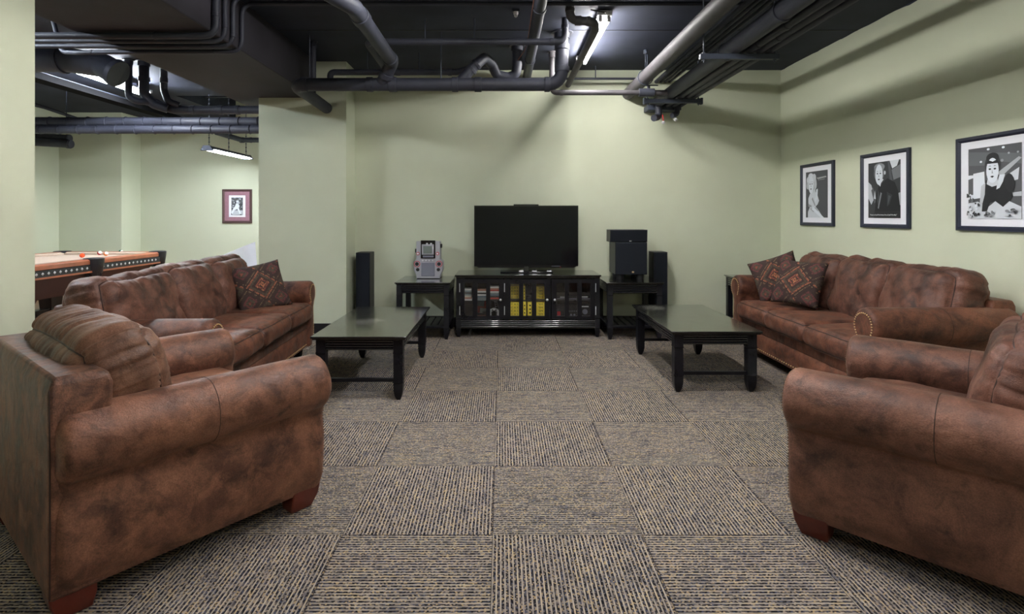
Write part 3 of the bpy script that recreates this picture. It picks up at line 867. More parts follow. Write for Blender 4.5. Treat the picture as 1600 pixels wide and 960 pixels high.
go = gc.build('game_controller', None, None, loc=(cx_(772, 5.98), 6.0, zs - .012)); tag(go, 'white game controller on the bottom shelf behind the left door', 'game controller')
rc = MB(); rc.box(-.02, .02, -.011, .011, 0, .17, M['silver_dark'])
for k in range(5): rc.box(-.012, .012, -.013, -.0105, .03 + k * .024, .042 + k * .024, M['matte_black'])
ro = rc.build('remote_control', None, None, bevel=.003, loc=(cx_(779, 6.1), 6.12, zs)); ro.rotation_euler = (R(-8), R(-12), 0); tag(ro, 'grey remote control leaning on the bottom shelf behind the left door', 'remote control')
# right bay electronics
def box_unit(name, a, b, z, h, label, cat, extra):
    Y = 5.96; root = empty(name, ((cx_(a, Y) + cx_(b, Y)) / 2, Y + .13, z)); tag(root, label, cat); w = (cx_(b, Y) - cx_(a, Y)) / 2
    bx('case', -w, w, -.13, .13, 0.004, h, M['matte_black'], root, .004)
    extra(root, w, h); return root
def e1(root, w, h):
    bx('front_strip', -w + .004, w - .004, -.134, -.129, .004, .014, M['silver_dark'], root)
    bx('display', w - .12, w - .03, -.134, -.129, .022, .034, M['ink_white'], root)
    bx('label_plate', -w + .05, -w + .10, -.134, -.129, .018, .032, M['silver'], root)
box_unit('disc_player', 868, 922.5, zt, .042, 'flat black disc player with silver strip on the upper shelf behind the right door', 'disc player', e1)
def e2(root, w, h):
    k = MB(); k.cyl((w - .06, -.13, .065), (w - .06, -.142, .065), .028, n=28); k.build('volume_knob', M['silver_dark'], root)
    bx('display', w - .10, w - .02, -.134, -.129, .115, .126, M['ink_white'], root)
    bx('front_strip', -w + .004, w - .004, -.134, -.129, .004, .012, M['silver_dark'], root)
    b = MB()
    for i in range(6): b.cyl((-.04 + i * .02, -.13, .07), (-.04 + i * .02, -.134, .07), .005, n=10)
    b.build('buttons', M['silver_dark'], root)
    bx('red_sticker', -w + .018, -w + .055, -.135, -.129, .022, .068, M['red'], root)
    bx('sticker_edge', -w + .018, -w + .055, -.1345, -.129, .014, .022, M['ink_white'], root)
    s = MB()
    for x in (-.02, .015): s.cyl((x, -.13, .03), (x, -.1355, .03), .011, n=16)
    s.build('jack', M['silver_dark'], root)
box_unit('av_receiver', 868, 922.5, zs, .15, 'black audio receiver with round volume knob behind the right door', 'receiver', e2)

# ------------------------------------------------------------------ television
def tv():
    Y = 6.12; X0, X1, Z0, Z1 = cx_(741, Y), cx_(903.5, Y), .715, 1.412
    cx = (X0 + X1) / 2; w = (X1 - X0) / 2
    root = empty('television', (cx, Y, .665)); tag(root, 'large black flat screen television standing on the media console', 'television')
    z0, z1 = Z0 - .665, Z1 - .665
    b = MB(); b.box(-w, w, 0, .03, z0 + .014, z1); b.box(-w * .7, w * .7, .03, .055, z0 + .08, z1 - .15); b.build('housing', M['matte_black'], root, bevel=.006)
    f = MB(); bz = .012
    f.box(-w, w, -.006, .004, z1 - bz, z1); f.box(-w, -w + bz, -.006, .004, z0 + .028, z1 - bz); f.box(w - bz, w, -.006, .004, z0 + .028, z1 - bz)
    f.add([(-w, -.006, z0 + .028), (w, -.006, z0 + .028), (w - .05, -.006, z0), (-w + .05, -.006, z0), (-w, .006, z0 + .028), (w, .006, z0 + .028), (w - .05, .006, z0), (-w + .05, .006, z0)],
          [(0, 1, 2, 3), (4, 7, 6, 5), (0, 4, 5, 1), (3, 2, 6, 7), (0, 3, 7, 4), (1, 5, 6, 2)])
    f.build('bezel', M['gloss_black'], root)
    bx('screen', -w + bz, w - bz, -.003, .004, z0 + .028, z1 - bz, M['screen'], root)
    bx('logo_plate', -.022, .022, -.0072, -.0055, z0 + .008, z0 + .018, M['silver'], root)
    bx('light_strip', w - .30, w - .20, -.0072, -.0055, z0 + .016, z0 + .020, M['silver_dark'], root)
    bx('standby_light', w - .205, w - .195, -.0075, -.0055, z0 + .004, z0 + .010, M['red'], root)
    n = MB(); n.loft([[(-.032, -.02, .012), (.032, -.02, .012), (.032, .02, .012), (-.032, .02, .012)], [(-.028, -.012, .07), (.028, -.012, .07), (.028, .02, .07), (-.028, .02, .07)]]); n.build('stand_neck', M['gloss_black'], root, bevel=.004)
    s = MB(); s.box(-.29, .29, -.10, .12, 0, .012); s.build('stand_base', M['gloss_black'], root, bevel=.005)
    return root
tv()
o = MB(); o.box(-.14, .14, -.025, .03, 0, .014); o.box(-.05, .05, -.027, -.02, .0, .006, None)
sb = o.build('sensor_bar', M['gloss_black'], None, bevel=.004, loc=(cx_(822, 6.12), 6.13, 1.4125)); tag(sb, 'slim black sensor bar resting on top of the television', 'sensor bar')
for i, (px, lab) in enumerate(((814.5, 'small white gadget on the television stand left of the neck'), (835, 'small white and black gadget on the television stand right of the neck'), (858, 'small white gadget with black buttons at the right end of the television stand'))):
    o = MB(); o.loft([[(-.026, -.014, 0), (.026, -.014, 0), (.026, .014, 0), (-.026, .014, 0)], [(-.022, -.01, .012), (.022, -.01, .016), (.022, .01, .016), (-.022, .01, .012)]], m=M['white'])
    if i: o.box(-.012, .018, -.011, .004, .012, .021, M['matte_black'])
    g = o.build('gadget', None, None, bevel=.002, loc=(cx_(px, 6.06), 6.06, .6772)); tag(g, lab, 'gadget')

# ------------------------------------------------------------------ speakers
def tower(x0, x1, y0, y1, h, label):
    cx, cy = (x0 + x1) / 2, (y0 + y1) / 2; w, d = (x1 - x0) / 2, (y1 - y0) / 2
    root = empty('tower_speaker', (cx, cy, 0)); tag(root, label, 'speaker', 'black tower speakers')
    b = MB(); b.box(-w, w, -d + .012, d, .012, h); b.build('cabinet', M['speaker'], root, bevel=.004)
    b = MB(); b.box(-w + .003, w - .003, -d, -d + .012, .03, h - .004); b.build('grille', M['grille'], root, bevel=.004)
    b = MB(); b.box(-w - .006, w + .006, -d - .004, d, 0, .014); b.build('plinth', M['speaker'], root)
tower(-1.645, -1.485, 6.14, 6.36, .882, 'tall black tower speaker beside the green column')
tower(1.712, 1.868, 6.14, 6.36, .888, 'tall black tower speaker right of the subwoofer table')
def sub():
    x0, x1, y0, y1 = 1.245, 1.59, 5.96, 6.32
    cx, cy = (x0 + x1) / 2, (y0 + y1) / 2; w, d = (x1 - x0) / 2, (y1 - y0) / 2
    root = empty('subwoofer', (cx, cy, .60)); tag(root, 'cube shaped black subwoofer on round feet standing on the end table', 'subwoofer')
    b = MB(); b.box(-w, w, -d + .03, d, .052, .408); b.build('cabinet', M['speaker'], root, bevel=.004)
    g = MB(); rings = []
    for y, i in ((-d + .03, 0), (-d + .012, 0), (-d + .003, .006), (-d, .016)): rings.append([(-w + i, y, .054 + i * .3), (w - i, y, .054 + i * .3), (w - i, y, .406 - i), (-w + i, y, .406 - i)])
    g.loft(rings); g.build('grille', M['grille'], root, bevel=.006)
    q = MB(); q.cyl((.015, -d - .001, .083), (.015, -d - .004, .083), .013, n=20); bo = q.build('badge', M['nail'], root); bo.scale = (1, 1, .7); bo.location.z = .083 * .3
    for sx in (-1, 1):
        for sy in (-1, 1):
            f = MB(); f.cyl((sx * (w - .065), sy * (d - .075), .0), (sx * (w - .065), sy * (d - .075), .054), .040, .045, n=24); f.build('foot', M['matte_black'], root)
sub()
def centre():
    root = empty('centre_speaker', (1.395, 6.10, 1.008)); tag(root, 'long low black centre speaker resting on top of the subwoofer', 'speaker')
    b = MB(); b.loft([[(-.205, -.10, .0), (.205, -.10, .0), (.205, -.112, .135), (-.205, -.112, .135)], [(-.205, .11, .0), (.205, .11, .0), (.205, .10, .135), (-.205, .10, .135)]]); b.build('cabinet', M['speaker'], root, bevel=.003)
    b = MB(); b.loft([[(-.200, -.112, .006), (.200, -.112, .006), (.200, -.124, .130), (-.200, -.124, .130)], [(-.203, -.10, .004), (.203, -.10, .004), (.203, -.112, .132), (-.203, -.112, .132)]]); b.build('grille', M['grille'], root, bevel=.003)
    for x in (.01, .022):
        q = MB(); q.cyl((x, -.113, .012), (x, -.117, .012), .006, n=12); q.build('badge', M['chrome'], root)
centre()

# ------------------------------------------------------------------ karaoke machine
def karaoke():
    Y = 6.10; root = empty('karaoke_machine', (cx_(670, Y), Y, .60)); tag(root, 'silver karaoke machine with small round cornered screen on the left end table', 'karaoke machine')
    s = Y / F
    def X(px): return (px - 670.2) * s
    def Z(py): return max(0, (435.0 - py) * s)
    out = [(652, 434.5), (688.5, 434.5), (689, 430), (693, 422), (693, 409), (689, 405), (688.5, 377), (651.8, 377), (651.8, 405), (648, 409), (648, 422), (652, 430)]
    b = MB(); rings = []
    for y, k in ((.16, .9), (.10, .97), (-.05, 1), (-.062, .975)):
        rings.append([(X(a) * k, y, .205 + (Z(c) - .205) * (1 - (1 - k) * .5)) for a, c in out])
    b.loft(rings); b.build('body', M['silver'], root, bevel=.004)
    yf = -.062
    def plate(name, a0, a1, c0, c1, mat, t, par=root, bev=.002): return bx(name, X(a0), X(a1), yf - t, yf + .002, Z(c1), Z(c0), mat, par, bev)
    plate('screen_surround', 659, 681.5, 375.6, 403.5, M['gloss_black'], .006)
    f = plate('screen_frame', 660.5, 679.5, 381.5, 398, M['silver'], .012, bev=.006)
    plate('screen', 663, 676.5, 384, 396, M['crt'], .0145, f, .004)
    for px in (668.8, 675): plate('button', px - 1.4, px + 1.4, 379.5, 382, M['white'], .010)
    plate('display', 662, 679, 399, 402, M['silver_dark'], .008)
    plate('front_door', 659.8, 680.5, 410, 431, M['silver_dark'], .006, bev=.004)
    for px in (662, 667, 672, 677.3):
        k = MB(); k.cyl((X(px), yf, Z(406.6)), (X(px), yf - .010, Z(406.6)), .0085, n=16); k.build('button', M['white'], root)
    for px, py, r in ((654.7, 396, .015), (684.8, 396, .015)):
        k = MB(); k.cyl((X(px), yf, Z(py)), (X(px), yf - .006, Z(py)), .018, n=24, m=M['red']); k.cyl((X(px), yf - .006, Z(py)), (X(px), yf - .012, Z(py)), .011, n=20, m=M['white']); k.build('volume_knob', None, root)
    for px, py in ((653.2, 412), (687.2, 412)):
        k = MB(); k.cyl((X(px), yf, Z(py)), (X(px), yf - .006, Z(py)), .035, n=28, m=M['red']); k.cyl((X(px), yf - .006, Z(py)), (X(px), yf - .008, Z(py)), .028, n=28, m=M['silver']); k.cyl((X(px), yf - .008, Z(py)), (X(px), yf - .010, Z(py)), .021, n=24, m=M['matte_black']); k.build('speaker_cone', None, root)
    for px, py in ((654.3, 420.8), (686.2, 420.8)):
        k = MB(); k.cyl((X(px), yf, Z(py)), (X(px), yf - .005, Z(py)), .019, n=24); k.build('microphone_jack', M['matte_black'], root)
    bx('base', X(653), X(688), -.055, .13, 0, .012, M['matte_black'], root)
    for sx, zz in ((-1, Z(392)), (1, Z(384.5))):
        k = MB(); k.box(sx * .139 - .010, sx * .139 + .010, -.03, .03, zz - .022, zz + .022); k.build('handle_lug', M['matte_black'], root, bevel=.004)
karaoke()

# ------------------------------------------------------------------ framed pictures
def framed(name, label, M_frame, loc, rz, W, H, fw, mats, pw, ph, art, letters=None, depth=.028):
    """wall picture. local x right, y out of the wall (-y to viewer), z up, centre origin"""
    root = empty(name, loc, rz); tag(root, label, 'picture')
    f = MB(); w, h = W / 2, H / 2
    prof = [(0, 0), (0, -depth * .8), (.004, -depth), (fw * .6, -depth), (fw, -depth * .55), (fw, 0)]
    rings = []
    for cx, cz in ((-1, -1), (1, -1), (1, 1), (-1, 1), (-1, -1)):
        rings.append([(cx * (w - a), d, cz * (h - a)) for a, d in prof])
    f.loft(rings, cap=False); f.build('frame', M_frame, root, smooth=20)
    y = -depth * .4
    for i, (mw, mh, mm) in enumerate(mats):
        bx('mat_board', -mw / 2, mw / 2, y - .002 * (i + 1), y - .002 * i, -mh / 2, mh / 2, mm, root)
    y -= .002 * len(mats)
    p = MB(); k = 0
    for pts, g in art:
        yy = y - .0005 - .00025 * k; k += 1
        p.add([((a - .5) * pw, yy, (b - .5) * ph) for a, b in pts], [tuple(range(len(pts)))], grey(g))
    po = p.build('print', None, root, smooth=0)
    yl = y - .0005 - .00025 * k - .0006
    if letters: letters(po, yl, pw, ph)
    return root
def ell(cx, cy, rx, ry, n=20, rot=0, a0=0, a1=360):
    L = []
    for i in range(n):
        t = R(a0 + (a1 - a0) * i / (n if a1 - a0 == 360 else n - 1)); x, y = rx * cos(t), ry * sin(t)
        L.append((cx + x * cos(rot) - y * sin(rot), cy + x * sin(rot) + y * cos(rot)))
    return L
def clip(art): return [([(min(1, max(0, a)), min(1, max(0, b))) for a, b in p], g) for p, g in art]
FULL = [(0, 0), (1, 0), (1, 1), (0, 1)]
def face(cx, cy, s, tone, ink, asp=1.22):
    A = []
    A.append((ell(cx, cy, s * .78, s * asp), tone))
    for sx in (-1, 1):
        A.append((ell(cx + sx * s * .32, cy + s * .14, s * .17, s * .08, 10), ink))
        A.append(([(cx + sx * s * .12, cy + s * .36), (cx + sx * s * .30, cy + s * .46), (cx + sx * s * .54, cy + s * .38), (cx + sx * s * .30, cy + s * .40)], ink))
    A.append(([(cx - s * .03, cy + s * .1), (cx + s * .10, cy - s * .28), (cx - s * .08, cy - s * .28)], int(tone * .72)))
    A.append(([(cx - s * .26, cy - s * .55), (cx, cy - s * .48), (cx + s * .26, cy - s * .55), (cx, cy - s * .68)], ink))
    return A
# 1: fair haired sitter in a pale gown on a dark ground
art1 = [(FULL, 84)]
art1 += [([(.10, 0), (.10, .12), (.18, .22), (.12, .32), (.12, .42), (.20, .52), (.34, .58), (.46, .56), (.56, .46), (.62, .36), (.55, .28), (.46, .24), (.62, .14), (.80, 0)], 205)]
art1 += [([(.30, .55), (.30, .66), (.44, .66), (.46, .54)], 196), (ell(.27, .76, .235, .185, 22), 168)]
art1 += [(ell(.13, .82, .09, .08, 12), 205), (ell(.24, .91, .12, .06, 12), 214), (ell(.40, .86, .09, .09, 12), 200), (ell(.46, .72, .06, .11, 12), 190), (ell(.09, .70, .06, .08, 12), 180)]
art1 += face(.26, .71, .155, 218, 70)
art1 += [([(.50, .60), (.58, .62), (.56, .40), (.46, .34), (.44, .40), (.50, .46)], 216), ([(.34, .44), (.48, .26), (.44, .25), (.30, .40)], 150), ([(.20, .20), (.50, .22), (.62, .14), (.36, .12)], 168), ([(.36, .24), (.86, 0), (.72, 0), (.30, .18)], 222), ([(.14, .30), (.30, .26), (.28, .22), (.14, .24)], 150)]
def sig1(po, y, pw, ph):
    t = MB(); L = []
    for i in range(44):
        u = i / 43; L.append(((.56 + .40 * u - .5) * pw, y, (.835 + .020 * sin(u * 38) * (1 - .35 * u) + .025 * u - .5) * ph))
    t.tube(L, .0014, bend=.001, n=5)
    t.tube([((.60 - .5) * pw, y, (.80 - .5) * ph), ((.90 - .5) * pw, y, (.812 - .5) * ph)], .0008, n=5)
    t.build('signature', M['ink_white'], po)
# 2: sitter in a dark coat before a blurred room, caption below
art2 = [(FULL, 66), ([(.0, .36), (0, .66), (.10, .60), (.16, .48), (.20, .36), (.10, .24)], 190), ([(.10, .50), (.16, .56), (.26, .30), (.20, .26)], 96), ([(.18, .35), (.22, .50), (.25, .34)], 200), ([(.68, 1), (.96, 1), (.90, .90), (.76, .86)], 205), ([(.74, .84), (1, .92), (1, .70), (.80, .66)], 118), ([(.90, .42), (1, .44), (1, .22), (.92, .24)], 176), ([(.62, 1), (.68, 1), (.78, .62), (.70, .62)], 88)]
art2 += [([(.22, .10), (.26, .40), (.34, .56), (.50, .64), (.62, .70), (.84, .62), (.94, .46), (.98, .26), (1, .10)], 46), ([(.20, .0), (.22, .12), (1, .12), (1, 0)], 52)]
art2 += [([(.34, .60), (.40, .56), (.42, .62), (.50, .68), (.44, .72), (.38, .66)], 206), (ell(.36, .80, .165, .145, 22), 110), (ell(.37, .91, .17, .07, 16), 138), (ell(.28, .88, .08, .05, 12), 120)]
art2 += face(.36, .775, .150, 214, 58)
art2 += [(ell(.55, .80, .03, .035, 10), 190), ([(.34, .52), (.40, .34), (.36, .18), (.31, .30)], 74), ([(.42, .46), (.46, .44), (.36, .16), (.33, .18)], 128), ([(.62, .46), (.78, .40), (.70, .24), (.62, .20)], 62), ([(.66, .40), (.74, .38), (.64, .22)], 84)]
def cap2(po, y, pw, ph):
    text_obj('caption', '“Dream as if you’ll live forever, live as if you’ll die today.”', .0165, M['ink_white'], po, (0, y, (.055 - .5) * ph), (R(90), 0, 0), .0002, sx=.86)
# 3: sitter in a dark dress behind a bright table in a lit hall
art3 = [(FULL, 92), ([(0, .62), (.10, .62), (.10, .64), (.32, .66), (.34, .30), (.12, .28), (0, .34)], 226), ([(0, .34), (.10, .34), (.10, .58), (0, .56)], 96), ([(.0, .96), (1, .86), (1, .72), (.62, .78), (.4, .74), (0, .76)], 108), ([(.55, .62), (.95, .82), (1, .80), (.66, .58)], 178), ([(.78, .60), (.96, .68), (.94, .52), (.84, .50)], 214), ([(.74, .34), (1, .36), (1, .30), (.74, .30)], 190)]
art3 += [(ell(.40, .965, .028, .016, 12), 236), (ell(.68, .965, .028, .016, 12), 236), (ell(.26, .80, .024, .016, 12), 232), (ell(.78, .88, .02, .014, 10), 170), (ell(.94, .88, .02, .014, 10), 160), (ell(.66, .79, .03, .02, 10), 150)]
art3 += [([(0, 0), (0, .22), (.2, .24), (.40, .16), (.54, .24), (.68, .16), (.78, .24), (1, .16), (1, 0)], 212)]
art3 += [([(.28, .10), (.30, .26), (.34, .42), (.36, .54), (.50, .48), (.62, .50), (.70, .60), (.74, .44), (.82, .42), (.86, .30), (.80, .24), (.68, .16), (.54, .24), (.44, .22), (.38, .10)], 50), ([(.24, .22), (.27, .46), (.35, .50), (.34, .34), (.29, .20)], 196), (ell(.80, .48, .09, .13, 16, .25), 54), ([(.58, .50), (.62, .60), (.72, .60), (.68, .50), (.62, .42), (.56, .40)], 216)]
art3 += [(ell(.49, .74, .150, .155, 22), 70), (ell(.49, .84, .12, .07, 16), 58), ([(.40, .56), (.58, .56), (.60, .46), (.48, .44), (.38, .48)], 206)]
art3 += face(.49, .665, .150, 226, 46, 1.15)
art3 += [([(.36, .76), (.62, .76), (.58, .81), (.50, .785), (.42, .81)], 54)]
rd = random.Random(8)
for k in range(26):
    cx, cy = rd.uniform(.0, .26), rd.uniform(.02, .34); art3.append((ell(cx, cy, rd.uniform(.012, .04), rd.uniform(.01, .03), 8, rd.random() * 3), rd.choice([50, 70, 120, 190, 225, 235])))
for k in range(10):
    cx, cy = rd.uniform(.34, .52), rd.uniform(.03, .10); art3.append((ell(cx, cy, rd.uniform(.015, .04), rd.uniform(.01, .02), 8), rd.choice([60, 80, 140])))
for k in range(12):
    cx, cy = rd.uniform(.74, .94), rd.uniform(.04, .12); art3.append((ell(cx, cy, rd.uniform(.02, .05), rd.uniform(.01, .02), 8), rd.choice([50, 70, 140, 210])))
fr_mats = [(.55, .62, M['mat_white']), (.395, .485, M['mat_white'])]
for yc, nm, art, let in ((5.628, 'black framed portrait of a fair haired sitter in a pale gown, farthest of three', art1, sig1), (4.636, 'black framed portrait of a person in a dark coat with a caption, middle of three', art2, cap2), (3.600, 'black framed portrait of a person in a dark dress at a bright table', art3, None)):
    framed('framed_picture', nm, M['frame_blue'], (XR, yc, 1.519), R(-90), .585, .650, .034, fr_mats, .390, .480, clip(art), let)
artb = [(FULL, 96)]
rd = random.Random(3)
for k in range(40): artb.append((ell(rd.random(), rd.uniform(.35, 1), rd.uniform(.03, .10), rd.uniform(.015, .04), 8), rd.choice([60, 80, 140, 170, 200])))
artb += [([(0, 0), (1, 0), (1, .26), (0, .26)], 190), ([(.30, .44), (.44, .66), (.60, .66), (.74, .52), (.66, .42), (.86, .06), (.76, .04), (.54, .34), (.30, .26), (.10, .04), (.02, .10), (.18, .36)], 226), (ell(.54, .74, .09, .075, 14), 200), (ell(.54, .79, .11, .04, 12), 232), ([(.60, .60), (.74, .66), (.62, .88), (.58, .86), (.66, .68)], 214), ([(.6, .84), (.66, .98), (.63, 1), (.57, .86)], 120), ([(.02, .10), (.10, .04), (.14, .0), (0, .02)], 60), ([(.76, .04), (.88, .05), (.94, .0), (.8, 0)], 60)]
framed('framed_picture', 'bronze framed photo of a ballplayer with a wine coloured mat on the pool room wall', M['frame_wine'], (-4.588, 9.48, 1.462), 0, .51, .588, .040, [(.45, .53, M['mat_wine']), (.285, .375, M['mat_white'])], .20, .30, clip(artb))
# ------------------------------------------------------------------ pipes under the ceiling
def pipe(label, pts, r, mat='pipe', sleeves=(), bend=None, rods=(), flanges=(), cat='pipe', name='ceiling_pipe', group=None, n=18):
    """one pipe run; sleeves = [(centre, direction, length)], rods = hangers up to the ceiling"""
    mb = MB(); mb.tube(pts, r, bend=bend, n=n)
    o = mb.build(name, M[mat]); tag(o, label, cat, group)
    for c, d, L in sleeves:
        c = Vector(c); d = Vector(d).normalized(); s = MB(); s.cyl(c - d * L / 2, c + d * L / 2, r * 1.14, n=n); s.build('coupling', M[mat], o, bevel=.003)
    for p in rods:
        s = MB(); p = Vector(p); s.cyl(p, (p.x, p.y, ZC), .006, n=8)
        ring = [(p.x, p.y + (r + .004) * cos(a * pi / 8), p.z - .0 + (r + .004) * sin(a * pi / 8)) for a in range(17)]
        s.build('hanger_rod', M['steel'], o)
    for p in flanges:
        s = MB(); p = Vector(p); s.cyl((p.x, p.y, ZC - .012), (p.x, p.y, ZC), r * 1.7, n=20); s.cyl((p.x, p.y, ZC - .06), (p.x, p.y, ZC - .012), r * 1.2, n=20); s.build('ceiling_flange', M[mat], o)
    return o
X_, Y_, Z_ = (1, 0, 0), (0, 1, 0), (0, 0, 1)
S = 853 / 5.06
def mx(px): return (px - CX) / S
ZM = 2.515
pipe('large charcoal drain pipe crossing in front of the back wall, elbows at both ends',
     [(-1.93, 6.02, ZM - .03), (-1.93, 5.06, ZM), (mx(878), 5.06, ZM), (mx(878), 5.06, ZC)], .060, bend=.15,
     sleeves=[((mx(476), 5.06, ZM), X_, .055), ((mx(578), 5.06, ZM), X_, .055), ((mx(614), 5.06, ZM), X_, .07), ((mx(711), 5.06, ZM), X_, .055), ((mx(747), 5.06, ZM), X_, .065), ((mx(855), 5.06, ZM), X_, .05), ((mx(878), 5.06, 2.655), Z_, .05), ((mx(878), 5.06, 2.86), Z_, .05)],
     rods=[(mx(689), 5.06, ZM + .05), (mx(484), 5.06, ZM + .05)], flanges=[(mx(878), 5.06, ZC)])
EZ, EX = 2.68, -.98
pipe('fat grey pipe coming from overhead to a sloping branch on the cross pipe',
     [(-1.42, 3.02, 2.80), (EX, 3.60, EZ), (EX, 4.90, EZ), (-1.10, 5.04, ZM + .02)], .058, bend=.10,
     sleeves=[((EX, 3.80, EZ), Y_, .10), ((EX, 4.80, EZ), Y_, .06), ((-1.055, 4.985, 2.585), (-.12, .14, -.165), .05)])
HZ = 2.796
pipe('thin charcoal pipe crossing left to right above the drain pipe, elbows at both ends',
     [(-1.165, 5.9, HZ - .04), (-1.165, 4.7, HZ), (.545, 4.7, HZ), (.545, 4.7, ZC)], .029, bend=.085,
     sleeves=[((-1.165, 4.86, HZ), Y_, .05), ((-1.06, 4.7, HZ), X_, .03), ((.43, 4.7, HZ), X_, .04), ((.545, 4.7, 2.93), Z_, .03)], rods=[(-.235, 4.7, HZ), (-.66, 4.7, HZ)])
pipe('thin vertical pipe rising from the left end of the cross pipe', [(-1.835, 5.32, 2.55), (-1.835, 5.32, ZC)], .025, flanges=[(-1.835, 5.32, ZC)])
pipe('small pipe close to the back wall, ducking behind the cross pipe at its left end',
     [at(516, 128, 5.7), at(516, 113, 5.7), at(715, 113, 5.7), at(738, 105, 5.65), at(764, 99, 5.5)], .032, bend=.07,
     sleeves=[(at(622, 113, 5.7), X_, .05), (at(703, 113, 5.7), X_, .04)], rods=[at(655, 113, 5.7), at(574, 113, 5.7)])
pipe('hooked trap pipe arching up from the cross pipe and back to the ceiling',
     [at(716, 130, 5.10), at(742, 103, 5.12), at(757, 90, 5.2), at(768, 100, 5.34), at(776, 117, 5.42), at(794, 121, 5.45), at(806, 117, 5.45), at(808, 103, 5.45), (at(808, 80, 5.45).x, 5.45, ZC)], .048, bend=.06,
     sleeves=[(at(737, 109, 5.12), (26, 0, 27), .03), (at(744, 101, 5.12), (26, 0, 24), .03)], flanges=[(at(808, 80, 5.45).x, 5.45, ZC)])
o = pipe('straight pipe running front to back between the hooked trap and the fluorescent lamp', [(.29, 2.6, 2.895), (.29, 6.38, 2.895)], .048, sleeves=[((.29, 4.2, 2.895), Y_, .05), ((.29, 5.6, 2.895), Y_, .05)], rods=[(.29, 3.9, 2.93)])
w = MB(); w.tube([(.235, 2.6, 2.885), (.235, 5.0, 2.885), (.22, 5.3, 2.90), (.14, 5.44, 2.82)], .004, n=8); w.build('orange_wire', M['wire_orange'], o)
pipe('grey pipe with an S bend running back beside the fluorescent lamp',
     [(.545, 4.36, ZC), (.545, 4.36, 2.86), (.742, 4.36, 2.85), (.770, 4.50, 2.83), (.775, 6.38, 2.83)], .034, 'pipe_warm', bend=.08,
     sleeves=[((.61, 4.36, 2.857), X_, .05), ((.69, 4.36, 2.853), X_, .03), ((.545, 4.36, 2.94), Z_, .03)])
pipe('thin conduit hung along the back wall behind the pipes', [(-.35, 6.20, 2.855), (1.62, 6.20, 2.855)], .013, rods=[(1.065, 6.20, 2.855)])
VY, VZ = 5.66, 2.575
o = pipe('slim pipe with a valve joining the drain stack to the big pipe bundle', [(.52, VY, ZC), (.52, VY, VZ), (1.78, VY, VZ)], .027, 'pipe_warm', bend=.06, sleeves=[((.62, VY, VZ), X_, .03)], flanges=[(.52, VY, ZC)])
v = MB(); v.cyl((1.42, VY, VZ), (1.58, VY, VZ), .043, n=20); v.cyl((1.52, VY, VZ), (1.52, VY, VZ + .07), .018, n=12); v.box(1.48, 1.62, VY - .008, VY + .008, VZ + .07, VZ + .08); v.build('valve_body', M['pipe'], o, bevel=.002)
o = pipe('thick grey pipe running back to the wall left of the hanging pipe bundle', [(1.475, .6, 2.72), (1.475, 6.38, 2.72)], .068, 'pipe_warm', sleeves=[((1.475, 2.6, 2.72), Y_, .08)])
for yy in (5.6,):
    s = MB(); s.tube([(1.475 + .078 * cos(a * pi / 8), yy, 2.72 + .078 * sin(a * pi / 8)) for a in range(17)], .005, bend=.002, n=6); s.cyl((1.475, yy, 2.79), (1.475, yy, ZC), .006, n=8); s.cyl((1.475, yy, 2.96), (1.475, yy, ZC), .02, n=10); s.build('hanger_rod', M['steel'], o)
# small conduits high between the thick pipe and the bundle
for i, (x, r, w_) in enumerate(((1.72, .016, 'leftmost'), (1.805, .023, 'second from left and thickest'), (1.862, .015, 'middle'), (1.912, .015, 'second from right'), (1.962, .015, 'rightmost'))):
    pipe('small dark conduit near the ceiling, %s of five' % w_, [(x, .6, 2.865), (x, 6.38 if i else 5.9, 2.865)], r, sleeves=[((x, 3.42 + .05 * i, 2.865), Y_, .03), ((x, 5.4 - .1 * i, 2.865), Y_, .05)], cat='conduit', name='conduit', group='five small ceiling conduits')
# trapeze-hung bundle
BZ = 2.528
pipe('biggest pipe of the hanging bundle, resting at its left on the strut brackets', [(1.774, .6, BZ + .064), (1.774, 6.30, BZ + .064)], .064, sleeves=[((1.774, 3.45, BZ + .064), Y_, .04), ((1.774, 4.32, BZ + .064), Y_, .03)])
for i, (x, r, w_) in enumerate(((1.880, .030, 'next to the biggest pipe'), (1.955, .030, 'middle of the three thin ones'), (2.030, .026, 'rightmost'))):
    pipe('thin pipe of the hanging bundle, %s' % w_, [(x, .6, BZ + r), (x, 6.38, BZ + r)], r, sleeves=[((x, 3.6 + i * .25, BZ + r), Y_, .04), ((x, 4.0 + i * .1, BZ + r), Y_, .04)], group='thin pipes of the hanging bundle')
for i, (yy, lb) in enumerate(((4.15, 'nearer'), (5.76, 'farther'))):
    root = empty('strut_bracket', (1.805, yy, BZ)); tag(root, 'dark blue steel strut bracket hung from two rods under the pipe bundle, the %s one' % lb, 'pipe bracket', 'strut brackets of the pipe bundle')
    b = MB(); b.box(-.30, .30, -.02, .02, -.042, 0); b.build('channel', M['steel'], root, bevel=.003)
    for x in (-.27, .27):
        s = MB(); s.cyl((x, 0, -.065), (x, 0, ZC - BZ), .006, n=8); s.cyl((x, 0, -.052), (x, 0, -.042), .014, n=6); s.cyl((x, 0, 0), (x, 0, .010), .014, n=6); s.build('threaded_rod', M['steel'], root)
    if i == 1:
        for x in (-.30, .30):
            s = MB(); s.box(x - .012, x + .012, -.024, .024, -.055, .012); s.build('end_cap', M['steel'], root, bevel=.003)
pipe('dark pipe elbow dropping from the far end of the bundle, left one', [(1.775, 6.18, 2.56), (1.775, 6.18, 2.415), (1.70, 6.10, 2.39)], .038, bend=.06, cat='pipe elbow', name='pipe_elbow')
